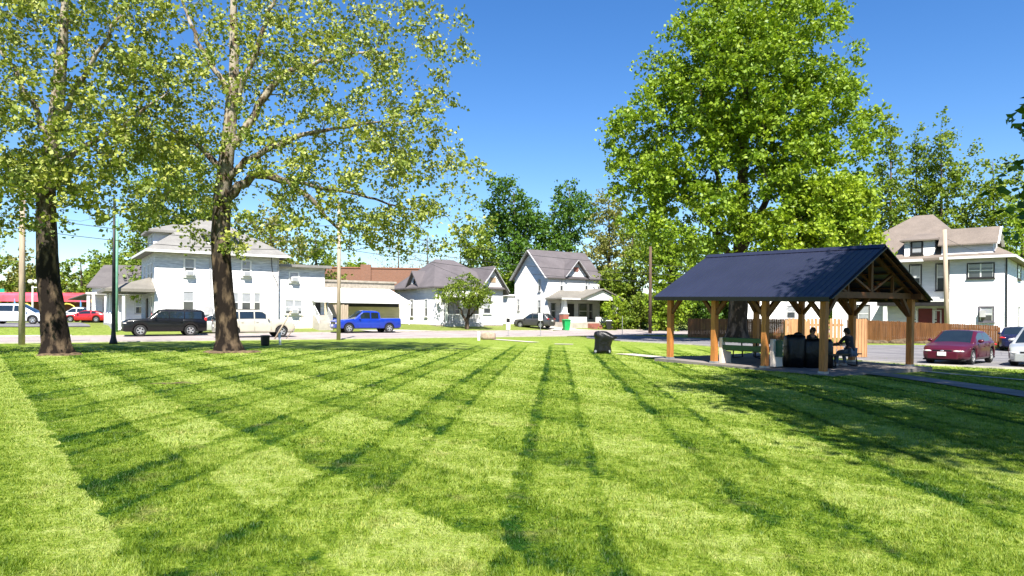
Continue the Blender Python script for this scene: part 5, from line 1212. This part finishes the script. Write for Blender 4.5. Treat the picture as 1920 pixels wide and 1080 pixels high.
    if sp.get('rack'):
        mb = MB()
        for sg in (-1, 1):
            y = sg*(W2-.07-tum*.75*(sp['H']-1.1)-.16); mb.tube([(sp['rack'][0], y, sp['H']+.0), (sp['rack'][0]+.15, y, sp['H']+.075), (sp['rack'][1]-.15, y, sp['H']+.075), (sp['rack'][1], y, sp['H']+.0)], .022, 6)
        mb.build('roof_rack', M['black'], t)
    return t
SUV = dict(L=5.5, W=2.02, H=1.90, wr=.415, wx=(-1.62, 1.72), sill=.38, top=[(-2.75, 1.22), (1.0, 1.27), (1.3, 1.25), (2.5, 1.17), (2.75, 1.04)],
           roof=[(-2.72, 1.23), (-2.58, 1.82), (-2.42, 1.92), (.1, 1.95), (.38, 1.91), (1.12, 1.27)], wins=[(-2.42, -1.25), (-1.17, -.22), (-.14, .62)], doors=[(-1.2, -.18), (-.18, .95)], ws=(.38, 1.12), rw=(-2.72, -2.5),
           mirror=.75, rack=(-2.2, .2), bz=.55, bh=.16, tl=.0, tlh=.2, tlw=.1, g0=.05, g1=.30, gw=.5, hl=.12, tumble=.24, rp=.75)
VAN = dict(L=5.0, W=1.95, H=1.72, wr=.34, wx=(-1.5, 1.5), sill=.24, top=[(-2.5, 1.02), (.9, 1.0), (1.4, .98), (2.3, .80), (2.5, .68)],
           roof=[(-2.48, 1.03), (-2.25, 1.60), (-2.0, 1.68), (.2, 1.70), (.45, 1.66), (1.65, .95)], wins=[(-2.15, -1.15), (-1.08, .0), (.08, 1.0)], doors=[(-1.1, .05), (.05, 1.15)], ws=(.45, 1.65), rw=(-2.48, -2.2), mirror=1.05, bz=.42, bh=.16, tumble=.28, taper=.2, hl=.12, hlh=.09, g0=.07, g1=.2, tlh=.2, tlw=.09, tl=.05)
SED = dict(L=4.75, W=1.78, H=1.41, wr=.315, wx=(-1.32, 1.36), sill=.22, top=[(-2.37, .86), (-1.9, .93), (-1.2, .93), (.7, .90), (1.0, .90), (2.1, .75), (2.37, .64)],
           roof=[(-1.95, .93), (-1.1, 1.34), (-.8, 1.385), (.05, 1.40), (.25, 1.37), (1.15, .90)], wins=[(-1.25, -.42), (-.34, .62)], doors=[(-1.0, -.38), (-.38, .75)], ws=(.25, 1.13), rw=(-1.92, -1.05), mirror=.72, bz=.40, bh=.15, taper=.2, hl=.085, hlh=.06, g0=.04, g1=.13, gw=.36, tumble=.40, tl=.10, tlh=.07, tlw=.22, rp=.62)
TRK = dict(L=5.75, W=2.0, H=1.88, wr=.40, wx=(-1.78, 1.85), sill=.40, top=[(-2.87, 1.22), (-.9, 1.22), (-.85, 1.16), (1.0, 1.15), (1.4, 1.16), (2.6, 1.08), (2.87, 1.0)],
           roof=[(-.98, 1.2), (-.9, 1.75), (-.7, 1.85), (.35, 1.88), (.6, 1.84), (1.4, 1.16)], wins=[(-.78, -.12), (-.02, .85)], doors=[(-.85, -.06), (-.06, 1.1)], ws=(.6, 1.4), rw=(-.98, -.88), mirror=.95, bz=.58, bh=.14, tl=.2, tlh=.17, tlw=.08, g0=.06, g1=.34, gw=.5, hl=.2, hlh=.12, tumble=.24, rp=.6)
CUV = dict(L=4.4, W=1.82, H=1.62, wr=.35, wx=(-1.28, 1.32), sill=.27, top=[(-2.2, 1.03), (.6, 1.0), (.95, 1.0), (2.0, .92), (2.2, .80)],
           roof=[(-2.15, 1.05), (-1.75, 1.5), (-1.5, 1.58), (.0, 1.61), (.2, 1.58), (1.0, 1.0)], wins=[(-1.7, -1.15), (-1.07, -.28), (-.20, .62)], doors=[(-1.0, -.24), (-.24, .78)], ws=(.2, 1.0), rw=(-2.15, -1.75), mirror=.7, rack=(-1.5, 0), bz=.45, bh=.15, tl=.02, tlh=.07, tlw=.22, rp=.75)
CPE = dict(L=4.4, W=1.76, H=1.27, wr=.31, wx=(-1.25, 1.3), sill=.20, top=[(-2.2, .86), (-1.6, .90), (.5, .84), (.9, .82), (1.9, .68), (2.2, .58)],
           roof=[(-2.0, .90), (-1.2, 1.18), (-.7, 1.25), (-.1, 1.26), (.1, 1.23), (1.0, .82)], wins=[(-1.2, -.75), (-.65, .45)], doors=[(-.7, .7)], ws=(.1, 1.0), rw=(-1.95, -1.1), mirror=.55, bz=.36, bh=.13, hl=.08, tumble=.42, taper=.2)
PR = dict(black=paint('paint_black', (.004, .004, .005)), cream=paint('paint_pearl', (.56, .52, .43)), blue=paint('paint_blue', (.006, .035, .36)), maroon=paint('paint_maroon', (.085, .006, .019)),
          silver=paint('paint_silver', (.55, .56, .54), .4), navy=paint('paint_navy', (.008, .010, .045)), grey=paint('paint_grey', (.075, .073, .075), .4), white=paint('paint_white', (.68, .70, .74)), red=paint('paint_red', (.42, .012, .015)))
SH = math.atan2(RD[1], RD[0])
GP = 'vehicles parked along the street'
def vg(X, Y, dz=.035): return (X, Y, gz(X, Y)+dz)
x, y = ray_t(309, 10.1); s = dict(SUV, bump=M['black'])
vehicle('sport_utility_van', 'black long roofed utility vehicle parked facing left by the big white house', 'car', vg(x, y), SH+math.pi, PR['black'], s, GP)
x, y = ray_t(476, 4.6); vehicle('sport_utility_van', 'cream utility vehicle facing right behind the wide sycamore trunk', 'car', vg(x, y), SH, PR['cream'], dict(SUV, L=5.3, wr=.40), GP)
x, y = ray_t(686, 10.1); vehicle('pickup_truck', 'bright blue pickup truck parked facing left across the street', 'pickup', vg(x, y), SH+math.pi, PR['blue'], TRK, GP)
vehicle('small_suv', 'grey compact utility car parked beside the gabled house', 'car', vg(2.5, 80.4, .0), rad(148), PR['grey'], CUV)
vehicle('sedan', 'maroon sedan parked nose out in the lot right of the pavilion', 'car', vg(19.55, 31.4), math.atan2(-.68, -.73), PR['maroon'], SED)
vehicle('sedan', 'dark blue sedan seen from behind near the end of the fence', 'car', vg(31.2, 44.4), math.atan2(.80, .60), PR['navy'], dict(SED, H=1.45))
vehicle('minivan', 'silver minivan nose cut by the right edge of the picture', 'minivan', vg(22.6, 30.4), math.atan2(-.68, -.73), PR['silver'], dict(VAN, bz=.40))
vehicle('minivan', 'white minivan parked at the far left beyond the street', 'minivan', vg(X_(33, 61), 61, .06), rad(12), PR['white'], VAN)
vehicle('sports_car', 'low red sports car facing left beside the left porch', 'car', vg(X_(163, 77), 77, .06), rad(188), PR['red'], CPE)
vehicle('hatchback', 'pale blue grey hatchback parked just behind the red sports car', 'car', vg(X_(143, 84), 84, .06), rad(195), PR['white'], CUV)
x, y = ray_t(402, 14.5); vehicle('small_suv', 'silver car mostly hidden behind the wide sycamore trunk', 'car', vg(x, y, .0), SH+rad(160), PR['silver'], dict(CUV, L=4.3), None)

# ---------------------------------------------------------------- street furniture
def pole(name, label, px, Y, ztop, r0, r1, m, lean=0, cat='pole', group=None):
    x = X_(px, Y); t = empty(name, (x, Y, gz(x, Y)), 0, label, cat, group); mb = MB(); mb.tube([(0, 0, -.2), (lean*.5, 0, ztop/2), (lean, 0, ztop)], [r0, (r0+r1)/2, r1], 12); mb.build('shaft', m, t, smooth=True); return t, x
GPOLE = 'wooden utility poles'
tA, xA = pole('utility_pole', 'pale wooden utility pole left of the leftmost sycamore', 41, 38.5, 9.2, .16, .13, M['pole_wood'], group=GPOLE)
tB, xB = pole('utility_pole', 'pale wooden utility pole left of the blue pickup truck', 635, 48.5, 9.3, .14, .11, M['pole_wood'], group=GPOLE)
tC, xC = pole('utility_pole', 'dark wooden utility pole left of the pavilion', 1219, 72, 8.7, .18, .13, M['pole_dark'], group=GPOLE)
tD, xD = pole('utility_pole', 'leaning wooden pole in front of the tan roofed house', 1777, 52.5, 8.2, .17, .14, M['pole_wood'], lean=-.27, group=GPOLE)
# lamp post by the left sycamore
x = X_(213, 40.3); t = empty('lamp_post', (x, 40.3, 0), 0, 'black park lamp post beside the slim green pole', 'lamp post')
mb = MB(); mb.tube([(0, 0, 0), (0, 0, .12), (0, 0, .35), (0, 0, .8), (0, 0, 4), (0, 0, 8.2)], [.24, .2, .14, .105, .09, .055], 14); mb.build('shaft', M['black'], t, smooth=True)
mb = MB(); mb.tube([(0, 0, 7.6), (.35, -.1, 7.75), (.75, -.2, 7.75)], .03, 8); mb.build('arm', M['black'], t)
mb = MB(); mb.ell((.85, -.22, 7.74), (.24, .12, .07)); mb.build('lamp_head', M['metal'], t, smooth=True)
tG, xG = pole('green_pole', 'slim green metal pole just behind the black lamp post', 218.5, 57.5, 9.0, .105, .10, M['pole_green'])
# wires
def wire(pts, label, r=.02, sag=.5):
    mb = MB(); 
    for a, b in zip(pts[:-1], pts[1:]):
        a, b = Vector(a), Vector(b); P = [a.lerp(b, i/14) - Vector((0, 0, sag*4*(i/14)*(1-i/14))) for i in range(15)]; mb.tube(P, r, 5)
    o = mb.build('overhead_wire', M['wire'], smooth=True); tag(o, label, 'wire', 'overhead wires')
L_ = -62
for k, (zA, zB, zC, lab) in enumerate(((8.0, 7.7, 6.9, 'topmost overhead wire crossing between the pale and the dark poles'), (6.9, 6.7, 6.0, 'middle overhead wire of the three crossing above the cottage'), (6.2, 6.2, 5.2, 'lowest overhead wire of the three crossing the gabled house front'))):
    gC = gz(xC, 72); wire([(-75, 22, zA+.2), (xA, 38.5, zA), (xB, 48.5, zB), (xC, 72, zC+gC), (40, 82, zC+.6)], lab, .018, .45)
wire([(xB, 48.5, 8.0), (X_(905, 75.5), 75.5, 5.0)], 'service wire running from the pale pole to the cottage gable', .014, .2)
wire([(xD-.25, 52.5, 7.6), (X_(1887, 55), 55, 6.2)], 'service wire from the leaning pole to the tan roofed house', .012, .2)
wire([(xB, 48.5, 7.2), (X_(520, 65), 65, 5.6)], 'service wire from the pale pole to the big white house', .014, .3)
# twin-head small street lamp far left
x = X_(61, 74); t = empty('street_lamp', (x, 74, .6), 0, 'white street lamp pole with two round lamps behind the white minivan', 'street lamp')
mb = MB(); mb.tube([(0, 0, 0), (0, 0, 3.9)], .09, 10); mb.tube([(-.1, 0, 3.75), (.7, 0, 3.75)], .05, 8); mb.build('shaft', M['trim'], t)
for q in (-.25, .35): mb = MB(); mb.ell((q, 0, 4.35), (.26, .2, .24)); mb.build('lamp_head', M['trim'], t, smooth=True)
# green street name sign at far left
x = X_(3, 46); t = empty('street_sign', (x, 46, 0), 0, 'green street name sign at the left edge of the picture', 'sign')
mb = MB(); mb.tube([(-.2, 0, 0), (-.2, 0, 3.3)], .03, 8); mb.build('post', M['metal'], t); mb = MB(); mb.box(-.55, .17, -.012, .012, 3.0, 3.24); mb.build('plate', mat('sign_green', (.02, .30, .20), .4), t, bevel=.02)
# bright canopy far left
x = X_(-30, 104); t = empty('play_shelter', (x, 104, .6), rad(4), 'long red and pink canopy with yellow arches behind the parked cars', 'shelter')
cr_ = mat('canopy_red', (.62, .05, .05), .5, .2, .4, col2=(.7, .12, .2))
mb = MB(); mb.loft([[(q, 0, 2.8), (q, 0, 3.7), (q, 1.6, 4.15), (q, 3.4, 3.7), (q, 3.4, 2.8)] for q in (0, 14.6)]); mb.build('canopy', cr_, t)
mb = MB(); mb.box(14.65, 15.6, .0, 3.3, 2.7, 3.85); mb.build('canopy_end', mat('canopy_orange', (.75, .28, .03), .5), t, bevel=.1)
mb = MB(); mb.box(.2, 14.4, 3.0, 3.2, .0, 2.7); mb.build('back_panel', mat('brown_panel', (.16, .07, .05), .7), t)
for q in (.4, 4.2, 9.0, 13.4):
    mb = MB(); mb.tube([(q, .1, 0), (q, .1, 3.2)], .12, 10); mb.build('post', mat('post_blue', (.10, .28, .55), .5), t)
for q in (5.6, 11.6):
    mb = MB(); mb.tube([(q+1.7*math.cos(math.pi*i/12), -.15, .4+2.1*math.sin(math.pi*i/12)) for i in range(13)], .09, 8); mb.build('arch', mat('arch_yellow', (.60, .50, .07), .5), t, smooth=True)
# sign posts, marker, stone
def signpost(px, py, ptop, label, plates):
    X, Y = G(px, py); k = Y/FPX; t = empty('sign_post', (X, Y, gz(X, Y)), 0, label, 'sign post', 'small sign posts near the kerb')
    zt = (py-ptop)*k; mb = MB(); mb.tube([(0, 0, 0), (0, 0, zt)], .025, 8); mb.build('post', M['metal'], t)
    for (w_, y0, y1, m) in plates: mb = MB(); mb.box(-w_*k/2, w_*k/2, -.045, -.027, (py-y1)*k, (py-y0)*k); mb.build('plate', m, t, bevel=.005)
signpost(953, 631, 597, 'low sign post with a black and a white plate by the stone', [(7.5, 605, 618, M['trim']), (6.5, 597, 604.5, M['black'])])
signpost(1013.5, 630.5, 585, 'taller sign post with one white plate before the grey car', [(8, 587, 601, M['trim'])])
signpost(1167, 627.5, 592, 'thin bare grey post beyond the covered grill', [])
signpost(1819, 640, 609, 'small post with a pale plate against the cedar fence', [(11, 611, 626, M['blind'])])
X, Y = G(898, 638.5); k = Y/FPX; mb = MB(); mb.tube([(0, 0, -.05), (0, 0, 15.5*k), (0, 0, 17*k)], [.10, .10, .07], 12); o = mb.build('bollard', M['trim'], smooth=False); o.location = (X, Y, 0); tag(o, 'short white marker post left of the stone', 'bollard')
X, Y = G(915.5, 637); k = Y/FPX; mb = MB(); r = random.Random(2)
mb.loft([[(math.cos(a)*w_+r.uniform(-.03, .03), math.sin(a)*.28, z+r.uniform(-.02, .02)) for a in [j*.4488 for j in range(14)]] for w_, z in ((.52, 0), (.55, .2), (.52, .42), (.42, .52), (.1, .55))]); o = mb.build('stone_marker', mat('pink_stone', (.36, .27, .21), .9, .25, 5, pattern='rough', per=8), smooth=True); o.location = (X, Y, 0); tag(o, 'squat brownish stone marker between white post and sign', 'stone')
# black litter bin and leaning posts under the wide sycamore
X, Y = G(497.5, 648); k = Y/FPX; t = empty('litter_bin', (X, Y, 0), 0, 'small black litter bin on the shaded lawn right of the wide sycamore', 'litter bin')
mb = MB(); mb.tube([(0, 0, 0), (0, 0, .05), (0, 0, .50)], [.19, .22, .24], 18); mb.build('body', M['black'], t); mb = MB(); mb.tube([(0, 0, .50), (0, 0, .55), (0, 0, .57)], [.26, .26, .2], 18); mb.build('rim', M['bin_black'], t)
def lean_post(p0, p1, r_, label, m=M['pole_wood']):
    X, Y = G(*p0); k = Y/FPX; mb = MB(); a = Vector((0, 0, 0)); b = Vector(((p1[0]-p0[0])*k, .2, (p0[1]-p1[1])*k)); mb.tube([a, (a+b)/2, b], r_, 8); mb.tube([b, b+Vector((.02, 0, .05))], [r_*1.3, r_*.6], 8); o = mb.build('leaning_post', m, smooth=True); o.location = (X, Y, -.03); tag(o, label, 'post', 'leaning posts near the litter bin')
lean_post((514, 637), (544, 583), .055, 'grey post leaning right just beside the litter bin')
lean_post((535, 637), (578, 575), .028, 'thin pole leaning right in front of the cream vehicle nose')
lean_post((526, 647), (522, 626), .07, 'short pale upright stub between the two leaning posts', M['trim'])
# wheelie bins
def wheelie(X, Y, rz, label, mbody, mlid, s=1.0):
    t = empty('wheelie_bin', (X, Y, gz(X, Y)), rz, label, 'bin', 'wheelie bins'); t.scale = (s, s, s)
    mb = MB(); mb.loft([[(sx*a, sy*b, z) for sx, sy in ((-1,-1),(1,-1),(1,1),(-1,1))] for a, b, z in ((.23, .27, .04), (.28, .32, .55), (.32, .38, 1.0))]); mb.build('body', mbody, t, bevel=.03)
    mb = MB(); mb.loft([[(sx*a, sy*b-.02, z) for sx, sy in ((-1,-1),(1,-1),(1,1),(-1,1))] for a, b, z in ((.35, .42, 1.0), (.35, .42, 1.05), (.24, .30, 1.10))]); mb.build('lid', mlid, t, bevel=.02)
    mb = MB(); mb.tube([(-.26, .42, 1.02), (.26, .42, 1.02)], .02, 8); mb.build('handle', mlid, t)
    for q in (-.25, .25): mb = MB(); mb.lathe_y((0, 0, 0), [(0, -.03), (.12, -.03), (.12, .03), (0, .03)], 16); o = mb.build('wheel', M['tyre'], t); o.location = (q, .30, .12); o.rotation_euler = (0, 0, math.pi/2)
x, y = ray_t(1062, 12.6); wheelie(x, y, .3, 'bright green wheelie bin at the kerb before the gabled house', M['bin_green'], M['bin_green'], 1.12)
x, y = ray_t(1142, 14.5); wheelie(x, y, -.2, 'black wheelie bin with pale lid on the grass near the street', M['bin_black'], M['trim'])
x, y = ray_t(615, 19.0); wheelie(x, y, .3, 'black wheelie bin beside the steps of the annex', M['bin_black'], M['bin_black'])
x, y = ray_t(629, 18.0); wheelie(x, y, .5, 'dark blue wheelie bin behind the pickup truck nose', mat('bin_blue', (.01, .04, .25), .5), M['bin_black'])
# tall pole just outside the left edge whose shadow falls across the lawn
mb = MB(); mb.tube([(0, 0, 0), (0, 0, 4), (0, 0, 8.6)], [.09, .08, .06], 10); o = mb.build('flag_pole', M['metal'], smooth=True); o.location = (-14.2, 14.6, 0); tag(o, 'slim pole standing just outside the left edge', 'pole')

# small things lying on the lawn
X, Y = G(325, 722); mb = MB(); r = random.Random(8)
mb.tube([(-.55, .02, .03), (-.3, 0, .045), (0, .05, .04), (.3, .02, .05), (.6, .1, .03)], [.006, .011, .010, .008, .004], 6); mb.tube([(0, .05, .04), (.15, .2, .06), (.3, .3, .04)], [.012, .009, .005], 6); mb.tube([(-.3, 0, .045), (-.2, -.15, .06), (-.05, -.22, .03)], [.012, .009, .005], 6)
o = mb.build('fallen_twig', M['pole_dark'], smooth=True); o.location = (X, Y, 0); tag(o, 'pale fallen twig lying on the left part of the striped lawn', 'twig')
